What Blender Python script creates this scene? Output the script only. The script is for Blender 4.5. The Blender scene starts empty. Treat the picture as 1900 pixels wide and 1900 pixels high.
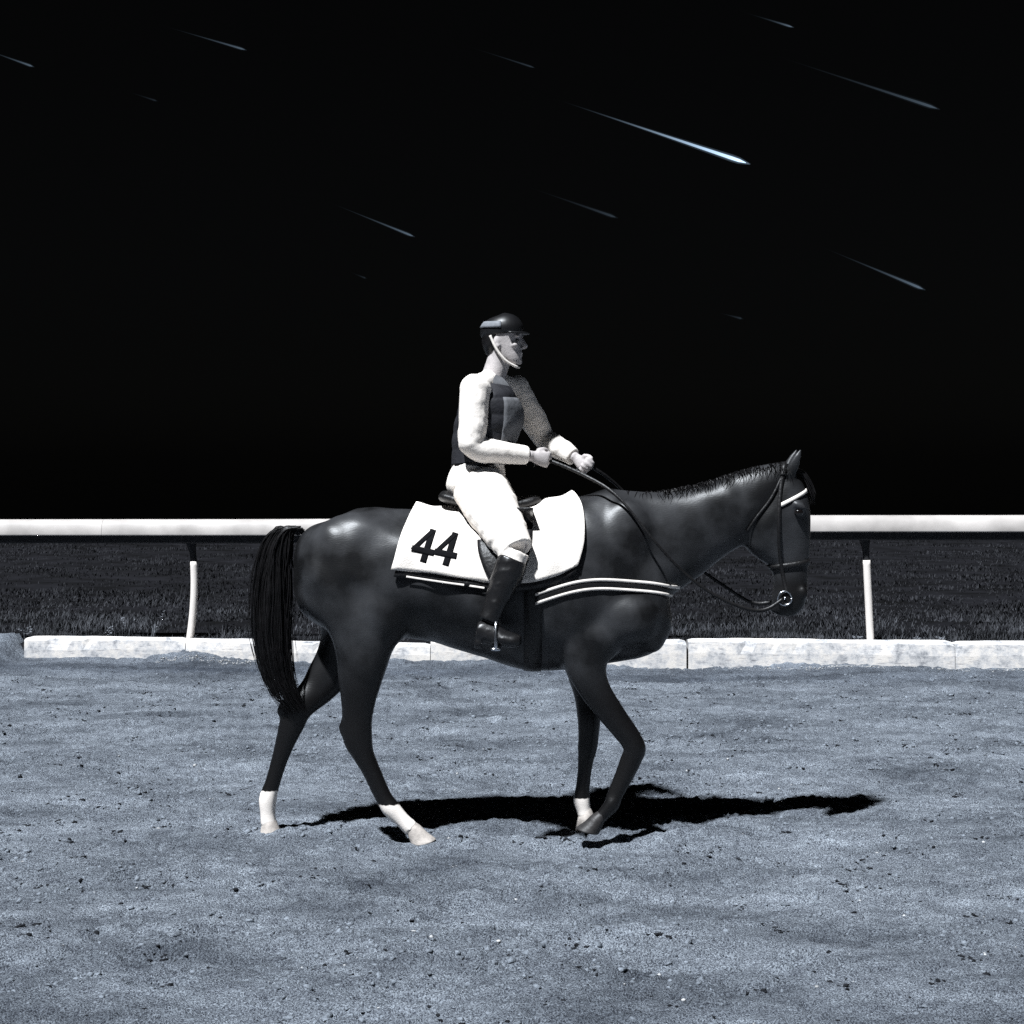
import bpy, bmesh, math, random
import numpy as np
from mathutils import Vector, Matrix
from mathutils.bvhtree import BVHTree

random.seed(7)
RNG = np.random.default_rng(11)
SC = bpy.context.scene
COL = SC.collection

# ------------------------------------------------------------------ camera
CAM_H, DIST, FPX = 1.857, 8.0, 3016.0          # eye height, metres to the horse, focal length in photo pixels
cam = bpy.data.cameras.new('camera')
cam_o = bpy.data.objects.new('camera', cam)
COL.objects.link(cam_o)
cam.sensor_width = 36.0
cam.lens = 36.0 * FPX / 1900.0
cam.shift_y = -100.0 / 1900.0                  # horizon lies 100 px above the middle of the frame
cam.clip_start = 0.1
cam.clip_end = 200000.0
cam_o.location = (0, -DIST, CAM_H)
cam_o.rotation_euler = (math.radians(90), 0, 0)
SC.camera = cam_o

# ------------------------------------------------------------------ light
LDIR = Vector((0.32, 0.48, -1.0)).normalized()  # direction the light travels
world = bpy.data.worlds.new('World')
SC.world = world
world.use_nodes = True
wn = world.node_tree.nodes
sky = wn.new('ShaderNodeTexSky')
sky.sky_type = 'NISHITA'
sky.sun_disc = False
sky.sun_elevation = math.asin(-LDIR.z)
sky.sun_rotation = math.atan2(-LDIR.x, -LDIR.y)
wn['Background'].inputs['Strength'].default_value = 0.00025      # night
hs_ = wn.new('ShaderNodeHueSaturation'); hs_.inputs['Saturation'].default_value = 0.25
world.node_tree.links.new(sky.outputs[0], hs_.inputs['Color'])
world.node_tree.links.new(hs_.outputs[0], wn['Background'].inputs['Color'])
sl = bpy.data.lights.new('sun', 'SUN')
sl.energy = 5.0
sl.angle = math.radians(2.2)
sl.color = (0.90, 0.95, 1.0)
so = bpy.data.objects.new('sun', sl)
COL.objects.link(so)
so.location = (-4, -6, 12)
so.rotation_euler = LDIR.to_track_quat('-Z', 'Y').to_euler()
vs = SC.view_settings
vs.view_transform = 'Standard'
vs.look = 'None'
vs.exposure = 0.75
vs.gamma = 1.0
SC.cycles.use_denoising = False
SC.cycles.max_bounces = 4
SC.cycles.diffuse_bounces = 1


# ------------------------------------------------------------------ helpers
def P(px, py, y=0.0):
    """photo pixel -> point on the upright plane at depth y (y = 0 is the horse's middle plane)"""
    s = (DIST + y) / FPX
    return Vector(((px - 950) * s, y, CAM_H - (py - 850) * s))


def tag(o, label=None, cat=None, group=None, kind=None):
    if label: o['label'] = label
    if cat: o['category'] = cat
    if group: o['group'] = group
    if kind: o['kind'] = kind
    return o


def empty(name, loc=(0, 0, 0)):
    o = bpy.data.objects.new(name, None)
    o.empty_display_size = 0.1
    COL.objects.link(o)
    o.location = loc
    return o


def link(name, me, mat, parent=None, smooth=True):
    o = bpy.data.objects.new(name, me)
    COL.objects.link(o)
    if mat is not None:
        me.materials.append(mat)
    if parent is not None:
        o.parent = parent
        o.matrix_parent_inverse = Matrix.Translation(-Vector(parent.location)) if parent.parent is None else Matrix.Identity(4)
    if smooth:
        me.polygons.foreach_set('use_smooth', [True] * len(me.polygons))
    return o


def mesh_from(verts, faces, name='mesh'):
    me = bpy.data.meshes.new(name)
    me.from_pydata([tuple(v) for v in verts], [], faces)
    me.update()
    return me


def cr(p0, p1, p2, p3, t):
    t2, t3 = t * t, t * t * t
    return 0.5 * ((2 * p1) + (-p0 + p2) * t + (2 * p0 - 5 * p1 + 4 * p2 - p3) * t2 + (-p0 + 3 * p1 - 3 * p2 + p3) * t3)


def spline(rows, k):
    """Catmull-Rom through rows of floats"""
    A = np.array(rows, float)
    out = []
    n = len(A)
    for i in range(n - 1):
        p0, p1, p2, p3 = A[max(i - 1, 0)], A[i], A[i + 1], A[min(i + 2, n - 1)]
        for j in range(k):
            out.append(cr(p0, p1, p2, p3, j / k))
    out.append(A[-1])
    return np.array(out)


class Clay:
    """gathers closed lofts; finish() fuses them into one skin"""
    def __init__(self):
        self.v, self.f = [], []

    def loft(self, rings, k=4, n=24, ex=2.0):
        # ring: center(3) a(3) b(3)
        rows = spline([list(c) + list(a) + list(b) for c, a, b in rings], k)
        base = len(self.v)
        ang = np.linspace(0, 2 * math.pi, n, endpoint=False)
        ca, sa = np.cos(ang), np.sin(ang)
        ca = np.sign(ca) * np.abs(ca) ** (2 / ex)
        sa = np.sign(sa) * np.abs(sa) ** (2 / ex)
        for r in rows:
            c, a, b = r[:3], r[3:6], r[6:9]
            for i in range(n):
                self.v.append(c + a * ca[i] + b * sa[i])
        m = len(rows)
        for j in range(m - 1):
            for i in range(n):
                i2 = (i + 1) % n
                self.f.append((base + j * n + i, base + j * n + i2, base + (j + 1) * n + i2, base + (j + 1) * n + i))
        self.v.append(rows[0][:3]); c0 = len(self.v) - 1
        self.v.append(rows[-1][:3]); c1 = len(self.v) - 1
        for i in range(n):
            i2 = (i + 1) % n
            self.f.append((c0, base + i2, base + i))
            self.f.append((c1, base + (m - 1) * n + i, base + (m - 1) * n + i2))
        return self

    def limb(self, pts, k=4, n=16, side=(0, 1, 0), grow=0.0, ex=2.0):
        """pts: (Vector, r_in_plane, r_lateral)"""
        rings = []
        side = Vector(side)
        for i, (p, ra, rb) in enumerate(pts):
            a = Vector(pts[max(i - 1, 0)][0]); b = Vector(pts[min(i + 1, len(pts) - 1)][0])
            t = (b - a).normalized()
            s = (side - t * side.dot(t)).normalized()
            u = t.cross(s).normalized()
            rings.append((Vector(p), u * (ra + grow), s * (rb + grow)))
        return self.loft(rings, k, n, ex)

    def ball(self, c, r, rot=None, n=18):
        c = Vector(c)
        R = rot.to_matrix() if rot is not None else Matrix.Identity(3)
        rings = []
        for i in range(1, 10):
            a = math.pi * i / 10
            rings.append((c + R @ Vector((0, 0, r[2] * math.cos(a))), R @ Vector((r[0] * math.sin(a), 0, 0)), R @ Vector((0, r[1] * math.sin(a), 0))))
        return self.loft(rings, 1, n)

    def finish_weighted(self, voxel, it, weight, name):
        me = self.finish(voxel, 2, name)
        n = len(me.vertices)
        co = np.empty(n * 3); me.vertices.foreach_get('co', co); co = co.reshape(-1, 3)
        ed = np.empty(len(me.edges) * 2, np.int64); me.edges.foreach_get('vertices', ed); ed = ed.reshape(-1, 2)
        deg = np.bincount(ed.ravel(), minlength=n)[:, None]
        w = weight(co)[:, None]
        for _ in range(it):
            acc = np.zeros_like(co)
            for k in range(3):
                acc[:, k] = np.bincount(ed[:, 0], co[ed[:, 1], k], n) + np.bincount(ed[:, 1], co[ed[:, 0], k], n)
            co += (acc / deg - co) * w
        me.vertices.foreach_set('co', co.ravel()); me.update()
        return me

    def raw(self, name='clay'):
        return mesh_from(self.v, self.f, name)

    def finish(self, voxel, smooth_it, name='skin'):
        me = self.raw(name)
        o = bpy.data.objects.new('tmp', me)
        COL.objects.link(o)
        m = o.modifiers.new('r', 'REMESH'); m.mode = 'VOXEL'; m.voxel_size = voxel
        if smooth_it:
            s = o.modifiers.new('s', 'SMOOTH'); s.factor = 0.5; s.iterations = smooth_it
        dg = bpy.context.evaluated_depsgraph_get()
        me2 = bpy.data.meshes.new_from_object(o.evaluated_get(dg))
        me2.name = name
        bpy.data.objects.remove(o)
        bpy.data.meshes.remove(me)
        return me2


def bvh_of(me):
    return BVHTree.FromPolygons([v.co for v in me.vertices], [tuple(p.vertices) for p in me.polygons])


def tube_mesh(path, r, n=6, name='tube', k=6, taper=None):
    rows = spline([list(p) for p in path], k)
    V, F = [], []
    m = len(rows)
    up = Vector((0.13, 0.2, 1)).normalized()
    for j in range(m):
        t = Vector(rows[min(j + 1, m - 1)] - rows[max(j - 1, 0)])
        t.normalize()
        u = t.cross(up)
        if u.length < 1e-3: u = t.cross(Vector((1, 0, 0)))
        u.normalize(); w = t.cross(u)
        rr = r * (taper(j / (m - 1)) if taper else 1.0)
        for i in range(n):
            a = 2 * math.pi * i / n
            V.append(Vector(rows[j]) + (u * math.cos(a) + w * math.sin(a)) * rr)
    for j in range(m - 1):
        for i in range(n):
            i2 = (i + 1) % n
            F.append((j * n + i, j * n + i2, (j + 1) * n + i2, (j + 1) * n + i))
    F.append(tuple(range(n - 1, -1, -1)))
    F.append(tuple((m - 1) * n + i for i in range(n)))
    return mesh_from(V, F, name)


def grid_mesh(rows, closed=False, name='grid'):
    m, n = len(rows), len(rows[0])
    V = [p for r in rows for p in r]
    F = []
    for j in range(m - 1):
        for i in range(n if closed else n - 1):
            i2 = (i + 1) % n
            F.append((j * n + i, j * n + i2, (j + 1) * n + i2, (j + 1) * n + i))
    return mesh_from(V, F, name)


def solid(o, t, offset=0.0):
    """bake thickness into a sheet"""
    m = o.modifiers.new('t', 'SOLIDIFY'); m.thickness = t; m.offset = offset
    return o


# value noise in numpy
def vnoise(x, y, seed=0):
    xi, yi = np.floor(x).astype(np.int64), np.floor(y).astype(np.int64)
    fx, fy = x - xi, y - yi
    fx = fx * fx * (3 - 2 * fx); fy = fy * fy * (3 - 2 * fy)

    def h(a, b):
        n = (a * 374761393 + b * 668265263 + seed * 974634777) & 0xFFFFFFFF
        n = ((n ^ (n >> 13)) * 1274126177) & 0xFFFFFFFF
        n = n ^ (n >> 16)
        return (n & 0xFFFF) / 65535.0 * 2 - 1
    return (h(xi, yi) * (1 - fx) + h(xi + 1, yi) * fx) * (1 - fy) + (h(xi, yi + 1) * (1 - fx) + h(xi + 1, yi + 1) * fx) * fy


# ------------------------------------------------------------------ materials
def new_mat(name):
    m = bpy.data.materials.new(name)
    m.use_nodes = True
    nt = m.node_tree
    return m, nt, nt.nodes['Principled BSDF']


def mat(name, col, rough=0.6, spec=0.3, var=0.0, scale=20.0, bump=0.0, bscale=80.0, metal=0.0, sheen=0.0, detail=4.0):
    m, nt, b = new_mat(name)
    b.inputs['Roughness'].default_value = rough
    b.inputs['Specular IOR Level'].default_value = spec
    b.inputs['Metallic'].default_value = metal
    b.inputs['Base Color'].default_value = (*col, 1)
    tc = nt.nodes.new('ShaderNodeTexCoord')
    if sheen:
        b.inputs['Sheen Weight'].default_value = sheen
    if var:
        nz = nt.nodes.new('ShaderNodeTexNoise'); nz.inputs['Scale'].default_value = scale; nz.inputs['Detail'].default_value = detail
        nt.links.new(tc.outputs['Object'], nz.inputs['Vector'])
        rp = nt.nodes.new('ShaderNodeValToRGB')
        rp.color_ramp.elements[0].position = 0.3; rp.color_ramp.elements[1].position = 0.7
        rp.color_ramp.elements[0].color = (*[c * (1 - var) for c in col], 1)
        rp.color_ramp.elements[1].color = (*[min(1, c * (1 + var)) for c in col], 1)
        nt.links.new(nz.outputs['Fac'], rp.inputs['Fac'])
        nt.links.new(rp.outputs['Color'], b.inputs['Base Color'])
    if bump:
        nb = nt.nodes.new('ShaderNodeTexNoise'); nb.inputs['Scale'].default_value = bscale; nb.inputs['Detail'].default_value = 5
        nt.links.new(tc.outputs['Object'], nb.inputs['Vector'])
        bp = nt.nodes.new('ShaderNodeBump'); bp.inputs['Strength'].default_value = bump; bp.inputs['Distance'].default_value = 0.01
        nt.links.new(nb.outputs['Fac'], bp.inputs['Height'])
        nt.links.new(bp.outputs['Normal'], b.inputs['Normal'])
    return m


def mat_dirt():
    m, nt, b = new_mat('dirt')
    N, L = nt.nodes, nt.links
    b.inputs['Roughness'].default_value = 0.95
    b.inputs['Specular IOR Level'].default_value = 0.1
    tc = N.new('ShaderNodeTexCoord')

    def noise(s, d, rough=0.6):
        n = N.new('ShaderNodeTexNoise'); n.inputs['Scale'].default_value = s; n.inputs['Detail'].default_value = d
        n.inputs['Roughness'].default_value = rough
        L.new(tc.outputs['Object'], n.inputs['Vector'])
        return n
    big, mid, fine = noise(1.3, 7, 0.62), noise(7, 6, 0.7), noise(150, 2, 0.7)
    for nn_, sc_ in ((big, (0.75, 1.7, 1)), (mid, (0.8, 1.7, 1))):
        mp = N.new('ShaderNodeMapping'); mp.inputs['Scale'].default_value = sc_
        L.new(tc.outputs['Object'], mp.inputs['Vector']); L.new(mp.outputs[0], nn_.inputs['Vector'])
    r1 = N.new('ShaderNodeValToRGB')
    r1.color_ramp.elements[0].position = 0.32; r1.color_ramp.elements[0].color = (0.112, 0.127, 0.150, 1)
    r1.color_ramp.elements[1].position = 0.68; r1.color_ramp.elements[1].color = (0.350, 0.388, 0.440, 1)
    L.new(big.outputs['Fac'], r1.inputs['Fac'])
    r2 = N.new('ShaderNodeValToRGB')
    r2.color_ramp.elements[0].position = 0.3; r2.color_ramp.elements[0].color = (0.66, 0.66, 0.68, 1)
    r2.color_ramp.elements[1].position = 0.7; r2.color_ramp.elements[1].color = (1.30, 1.30, 1.29, 1)
    L.new(mid.outputs['Fac'], r2.inputs['Fac'])
    r3 = N.new('ShaderNodeValToRGB')
    r3.color_ramp.elements[0].position = 0.36; r3.color_ramp.elements[0].color = (0.22, 0.22, 0.25, 1)
    r3.color_ramp.elements[1].position = 0.66; r3.color_ramp.elements[1].color = (1.78, 1.78, 1.75, 1)
    L.new(fine.outputs['Fac'], r3.inputs['Fac'])
    prev = r1.outputs['Color']
    for r in (r2, r3):
        mx = N.new('ShaderNodeMixRGB'); mx.blend_type = 'MULTIPLY'; mx.inputs['Fac'].default_value = 1
        L.new(prev, mx.inputs[1]); L.new(r.outputs['Color'], mx.inputs[2]); prev = mx.outputs[0]
    # light falloff painted into the soil per vertex: kerb band and foreground
    at = N.new('ShaderNodeAttribute'); at.attribute_name = 'shade_tone'
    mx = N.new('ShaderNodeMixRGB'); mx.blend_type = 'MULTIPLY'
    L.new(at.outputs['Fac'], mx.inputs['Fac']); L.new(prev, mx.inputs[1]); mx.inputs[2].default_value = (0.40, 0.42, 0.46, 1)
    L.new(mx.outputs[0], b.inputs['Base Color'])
    bp = N.new('ShaderNodeBump'); bp.inputs['Strength'].default_value = 1.0; bp.inputs['Distance'].default_value = 0.022
    ad = N.new('ShaderNodeMath'); ad.operation = 'ADD'
    vn = noise(30, 8, 0.8)
    L.new(vn.outputs['Fac'], ad.inputs[0]); L.new(fine.outputs['Fac'], ad.inputs[1])
    L.new(ad.outputs[0], bp.inputs['Height']); L.new(bp.outputs['Normal'], b.inputs['Normal'])
    return m


def mat_coat():
    m, nt, b = new_mat('coat')
    N, L = nt.nodes, nt.links
    b.inputs['Roughness'].default_value = 0.40
    b.inputs['Specular IOR Level'].default_value = 0.38
    tc = N.new('ShaderNodeTexCoord')
    nz = N.new('ShaderNodeTexNoise'); nz.inputs['Scale'].default_value = 4.2; nz.inputs['Detail'].default_value = 5
    L.new(tc.outputs['Object'], nz.inputs['Vector'])
    rp = N.new('ShaderNodeValToRGB')
    rp.color_ramp.elements[0].position = 0.38; rp.color_ramp.elements[0].color = (0.006, 0.006, 0.0065, 1)
    rp.color_ramp.elements[1].position = 0.74; rp.color_ramp.elements[1].color = (0.052, 0.053, 0.057, 1)  # paler blotches stand in for broken sheen on the coat
    L.new(nz.outputs['Fac'], rp.inputs['Fac'])
    pt = N.new('ShaderNodeAttribute'); pt.attribute_name = 'points'          # black lower legs, muzzle and ear tips of a dark bay
    pm = N.new('ShaderNodeMixRGB'); L.new(pt.outputs['Fac'], pm.inputs['Fac']); L.new(rp.outputs['Color'], pm.inputs[1]); pm.inputs[2].default_value = (0.0045, 0.0042, 0.0045, 1)
    at = N.new('ShaderNodeAttribute'); at.attribute_name = 'sock'
    mx = N.new('ShaderNodeMixRGB')
    n2 = N.new('ShaderNodeTexNoise'); n2.inputs['Scale'].default_value = 60
    L.new(tc.outputs['Object'], n2.inputs['Vector'])
    ad = N.new('ShaderNodeMath'); ad.operation = 'MULTIPLY_ADD'; ad.inputs[1].default_value = 0.5
    L.new(n2.outputs['Fac'], ad.inputs[0]); L.new(at.outputs['Fac'], ad.inputs[2])
    st = N.new('ShaderNodeMapRange'); st.inputs['From Min'].default_value = 0.68; st.inputs['From Max'].default_value = 0.82
    L.new(ad.outputs[0], st.inputs['Value'])
    L.new(st.outputs[0], mx.inputs['Fac']); L.new(pm.outputs[0], mx.inputs[1]); mx.inputs[2].default_value = (0.88, 0.81, 0.75, 1)
    L.new(mx.outputs[0], b.inputs['Base Color'])
    # short hair grain
    mp = N.new('ShaderNodeMapping'); mp.inputs['Scale'].default_value = (60, 200, 260)
    L.new(tc.outputs['Object'], mp.inputs['Vector'])
    n3 = N.new('ShaderNodeTexNoise'); n3.inputs['Scale'].default_value = 1; n3.inputs['Detail'].default_value = 3
    L.new(mp.outputs[0], n3.inputs['Vector'])
    bp = N.new('ShaderNodeBump'); bp.inputs['Strength'].default_value = 0.22; bp.inputs['Distance'].default_value = 0.003
    L.new(n3.outputs['Fac'], bp.inputs['Height']); L.new(bp.outputs['Normal'], b.inputs['Normal'])
    return m


def mat_kerb():
    m, nt, b = new_mat('kerb_paint')
    N, L = nt.nodes, nt.links
    b.inputs['Roughness'].default_value = 0.85
    b.inputs['Specular IOR Level'].default_value = 0.2
    tc = N.new('ShaderNodeTexCoord')
    n1 = N.new('ShaderNodeTexNoise'); n1.inputs['Scale'].default_value = 7; n1.inputs['Detail'].default_value = 8; n1.inputs['Roughness'].default_value = 0.75
    L.new(tc.outputs['Object'], n1.inputs['Vector'])
    rp = N.new('ShaderNodeValToRGB')
    e = rp.color_ramp.elements
    e[0].position = 0.32; e[0].color = (0.20, 0.21, 0.23, 1)
    e[1].position = 0.58; e[1].color = (0.78, 0.73, 0.68, 1)
    x = e.new(0.46); x.color = (0.58, 0.57, 0.57, 1)
    L.new(n1.outputs['Fac'], rp.inputs['Fac'])
    mp = N.new('ShaderNodeMapping'); mp.inputs['Scale'].default_value = (6, 6, 40)
    L.new(tc.outputs['Object'], mp.inputs['Vector'])
    n2 = N.new('ShaderNodeTexNoise'); n2.inputs['Scale'].default_value = 2; n2.inputs['Detail'].default_value = 6
    L.new(mp.outputs[0], n2.inputs['Vector'])
    r2 = N.new('ShaderNodeValToRGB'); r2.color_ramp.elements[0].position = 0.28; r2.color_ramp.elements[1].position = 0.42
    r2.color_ramp.elements[0].color = (0.50, 0.50, 0.53, 1); r2.color_ramp.elements[1].color = (1, 1, 1, 1)
    L.new(n2.outputs['Fac'], r2.inputs['Fac'])
    mx = N.new('ShaderNodeMixRGB'); mx.blend_type = 'MULTIPLY'; mx.inputs['Fac'].default_value = 1
    L.new(rp.outputs['Color'], mx.inputs[1]); L.new(r2.outputs['Color'], mx.inputs[2])
    L.new(mx.outputs[0], b.inputs['Base Color'])
    bp = N.new('ShaderNodeBump'); bp.inputs['Strength'].default_value = 0.35; bp.inputs['Distance'].default_value = 0.012
    L.new(n1.outputs['Fac'], bp.inputs['Height']); L.new(bp.outputs['Normal'], b.inputs['Normal'])
    return m


def mat_meteor(power):
    m = bpy.data.materials.new('meteor_light')
    m.use_nodes = True
    nt = m.node_tree; N, L = nt.nodes, nt.links
    N.remove(N['Principled BSDF'])
    at = N.new('ShaderNodeAttribute'); at.attribute_name = 'glow'
    em = N.new('ShaderNodeEmission'); em.inputs['Color'].default_value = (0.55, 0.76, 1.0, 1)
    mu = N.new('ShaderNodeMath'); mu.operation = 'MULTIPLY'; mu.inputs[1].default_value = power
    L.new(at.outputs['Fac'], mu.inputs[0]); L.new(mu.outputs[0], em.inputs['Strength'])
    tr = N.new('ShaderNodeBsdfTransparent')
    mx = N.new('ShaderNodeAddShader')
    L.new(tr.outputs[0], mx.inputs[0]); L.new(em.outputs[0], mx.inputs[1])
    L.new(mx.outputs[0], N['Material Output'].inputs['Surface'])
    return m


M = {
    'dirt': mat_dirt(),
    'soil': mat('grass_soil', (0.006, 0.006, 0.0075), 0.95, 0.1, 0.7, 2.2, 0.8, 30),
    'grass': mat('grass_blade', (0.046, 0.048, 0.054), 0.75, 0.12, 0.8, 1.6),
    'mown': mat('dimmed_mown_grass', (0.021, 0.0215, 0.0245), 0.8, 0.1, 0.9, 0.35),  # coloured darker than the near grass, for light fading with distance
    'weed': mat('weed_stalk', (0.16, 0.17, 0.19), 0.8, 0.15, 0.4, 9),
    'clod': mat('dirt_clod', (0.170, 0.190, 0.218), 0.95, 0.1, 0.5, 40, 0.8, 120),
    'shade_tone': mat('shade_clod', (0.012, 0.013, 0.016), 0.9, 0.15, 0.5, 60, 0.6, 120),  # near-black lumps stand in for small shadows and holes in the dirt
    'stone': mat('pale_stone', (0.42, 0.42, 0.42), 0.8, 0.2, 0.4, 30),
    'coat': mat_coat(),
    'hair': mat('black_hair', (0.006, 0.0055, 0.006), 0.42, 0.3, 0.4, 30),
    'horn_pale': mat('pale_hoof_horn', (0.50, 0.45, 0.41), 0.55, 0.3, 0.25, 30, 0.2, 60),
    'horn_dark': mat('dark_hoof_horn', (0.03, 0.028, 0.028), 0.5, 0.35, 0.3, 30, 0.2, 60),
    'eye': mat('dark_eye', (0.006, 0.005, 0.005), 0.08, 0.6),
    'white_cloth': mat('white_cloth', (0.93, 0.86, 0.79), 0.9, 0.1, 0.05, 60, 0.25, 160),
    'white_silk': mat('white_shirt', (0.93, 0.86, 0.79), 0.8, 0.15, 0.06, 14, 0.35, 26),
    'breeches': mat('white_breeches', (0.93, 0.86, 0.79), 0.85, 0.1, 0.05, 14, 0.25, 22),
    'vest': mat('dark_vest', (0.022, 0.022, 0.026), 0.62, 0.3, 0.3, 18, 0.5, 30),
    'vest_panel': mat('grey_vest_panel', (0.12, 0.122, 0.13), 0.75, 0.2, 0.3, 18, 0.4, 30),
    'leather': mat('black_leather', (0.009, 0.0085, 0.009), 0.45, 0.4, 0.3, 24, 0.3, 60),
    'print': mat('black_print', (0.008, 0.008, 0.009), 0.9, 0.05),
    'boot': mat('black_boot', (0.008, 0.0078, 0.0085), 0.36, 0.45, 0.3, 12, 0.2, 30),
    'skin': mat('skin', (0.48, 0.44, 0.43), 0.6, 0.3, 0.12, 30, 0.15, 120),
    'helmet': mat('black_helmet', (0.008, 0.008, 0.009), 0.4, 0.4, 0.2, 30),
    'helmet_patch': mat('grey_helmet_band', (0.20, 0.21, 0.23), 0.6, 0.3, 0.2, 40),
    'strap': mat('pale_strap', (0.82, 0.76, 0.70), 0.7, 0.2, 0.1, 50),
    'steel': mat('bright_steel', (0.62, 0.64, 0.68), 0.25, 0.5, metal=1.0),
    'rail': mat('white_rail', (0.44, 0.408, 0.385), 0.55, 0.25, 0.22, 3.5, 0.05, 30, detail=9),
    'hood_shade': mat('dark_hood_shade', (0.02, 0.02, 0.022), 0.6, 0.25, 0.2, 10),  # near-black puts the rail hood's shade into the colour
    'post': mat('white_post', (0.80, 0.74, 0.69), 0.55, 0.25, 0.06, 9, 0.05, 30),
    'kerb': mat_kerb(),
}

# ------------------------------------------------------------------ the setting
F_SLOPE, F_Y0 = -0.0745, 6.70


def fence_y(x):
    return F_Y0 + F_SLOPE * x


def axis(fine_lo, fine_hi, step, lo, hi, growth=1.09, cap=1.5):
    mid = list(np.arange(fine_lo, fine_hi + 1e-6, step))
    a, s = [], step
    v = fine_lo
    while v > lo:
        s = min(s * growth, cap); v -= s; a.append(v)
    b, s = [], step
    v = mid[-1]
    while v < hi:
        s = min(s * growth, cap); v += s; b.append(v)
    return np.array(a[::-1] + mid + b)


# hoof pits trodden into the track: (x, y, radius, depth, angle)
PITS = []
for i in range(150):
    PITS.append((random.uniform(-4.5, 4.5), random.uniform(-3.4, 5.6), random.uniform(0.05, 0.10), random.uniform(0.008, 0.026), random.uniform(-0.5, 0.5)))
for (tx0, ty0, step_, nn_) in ((-4.2, -1.0, 0.62, 13), (-3.9, -1.9, 0.70, 12), (-4.4, 1.7, 0.66, 14), (-4.0, 3.2, 0.7, 13)):
    for q_ in range(nn_):      # lines of older hoof prints along the track
        PITS.append((tx0 + q_ * step_ + random.gauss(0, .08), ty0 + 0.13 * (-1) ** q_ + random.gauss(0, .05), random.uniform(.055, .075), random.uniform(.022, .042), random.uniform(-.2, .2)))
PITS += [(-0.66, -0.30, 0.07, 0.03, 0.5), (0.42, -0.03, 0.07, 0.02, 0.1), (0.20, -0.28, 0.09, 0.022, 0.2)]
# low scuffed ridges
RIDGES = [(-0.75, 0.08, 0.30, 0.10, 0.030), (0.85, -0.02, 0.45, 0.12, 0.035), (-0.1, -0.16, 0.35, 0.09, 0.022), (1.5, 0.3, 0.4, 0.12, 0.02), (-2.2, -0.6, 0.7, 0.2, 0.02), (2.3, -0.9, 0.6, 0.2, 0.02)]


def dirt_height(X, Y):
    warp = vnoise(X * 0.8, Y * 0.8, 21) * 0.5
    z = 0.012 * vnoise(X * 0.7, Y * 1.1, 1)
    z += 0.016 * vnoise(X * 1.9 + warp, Y * 3.4, 2)
    z += 0.017 * vnoise(X * 4.5 + warp, Y * 8.5, 3) * (0.7 + 0.5 * vnoise(X * 0.9, Y * 1.2, 30))
    z += 0.0095 * vnoise(X * 13, Y * 19, 4) * (0.8 + 0.6 * vnoise(X * 1.5, Y * 2.2, 34))
    z += 0.0085 * vnoise(X * 31, Y * 34, 5) * (0.8 + 0.8 * vnoise(X * 2.1, Y * 3.1, 35))
    r = np.abs(vnoise(X * 22, Y * 24, 7)) * np.clip(vnoise(X * 2.3, Y * 2.6, 8) + 0.2, 0, 1)
    z += 0.020 * r
    z += 0.0034 * vnoise(X * 70, Y * 70, 6)
    for sd, fx_, fy_, th, dp in ((40, 6.5, 15, 0.15, 0.030), (44, 11, 26, 0.22, 0.024), (48, 4, 11, 0.30, 0.030)):
        nn = vnoise(X * fx_ + 0.4 * vnoise(X * 9, Y * 9, sd + 2), Y * fy_, sd)
        gate = np.clip((vnoise(X * 3.1, Y * 5.2, sd + 1) - th) / 0.25, 0, 1)
        z -= dp * np.exp(-(nn / 0.085) ** 2) * gate
    for (px, py, pr, pd, pa) in PITS:
        ca, sa = math.cos(pa), math.sin(pa)
        dx, dy = X - px, Y - py
        u, w = (dx * ca + dy * sa) / (pr * 1.25), (-dx * sa + dy * ca) / pr
        d = np.sqrt(u * u + w * w)
        z -= pd * np.clip(1.15 - d, 0, 1) ** 0.6 * (d < 1.15)
        z += pd * 0.45 * np.exp(-((d - 1.3) / 0.28) ** 2)
    for (px, py, lx, ly, h) in RIDGES:
        z += h * np.exp(-((X - px) / lx) ** 2 - ((Y - py) / ly) ** 2)
    # kerb side: soil packed against the blocks, and spilling through the break at the left end
    d = Y - (F_Y0 + F_SLOPE * X)
    z += 0.05 * np.exp(-(d / 0.16) ** 2) * (vnoise(X * 1.2, X * 0 + 3, 9) * 0.5 + 0.42)
    z += 0.075 * np.exp(-((X + 2.95) / 0.30) ** 2) * np.exp(-((d + 0.05) / 0.15) ** 2)
    behind = np.clip((d - 0.10) / 0.12, 0, 1)
    gap = np.clip((-4.53 - X - 0.03 * vnoise(Y * 3, X * 3, 10)) / 0.12, 0, 1)
    up = np.clip((d + 0.75) / 0.8, 0, 1) ** 1.3 * 0.215
    fall = np.clip(1 - (d - 0.35 - 0.25 * vnoise(X * 2.7, Y * 0 + 2, 18)) / 0.6, 0, 1)
    z = z * (1 - behind * (1 - gap)) - 0.15 * behind * (1 - gap) + gap * (up * fall - 0.25 * (1 - fall) * behind)
    return z


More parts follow.
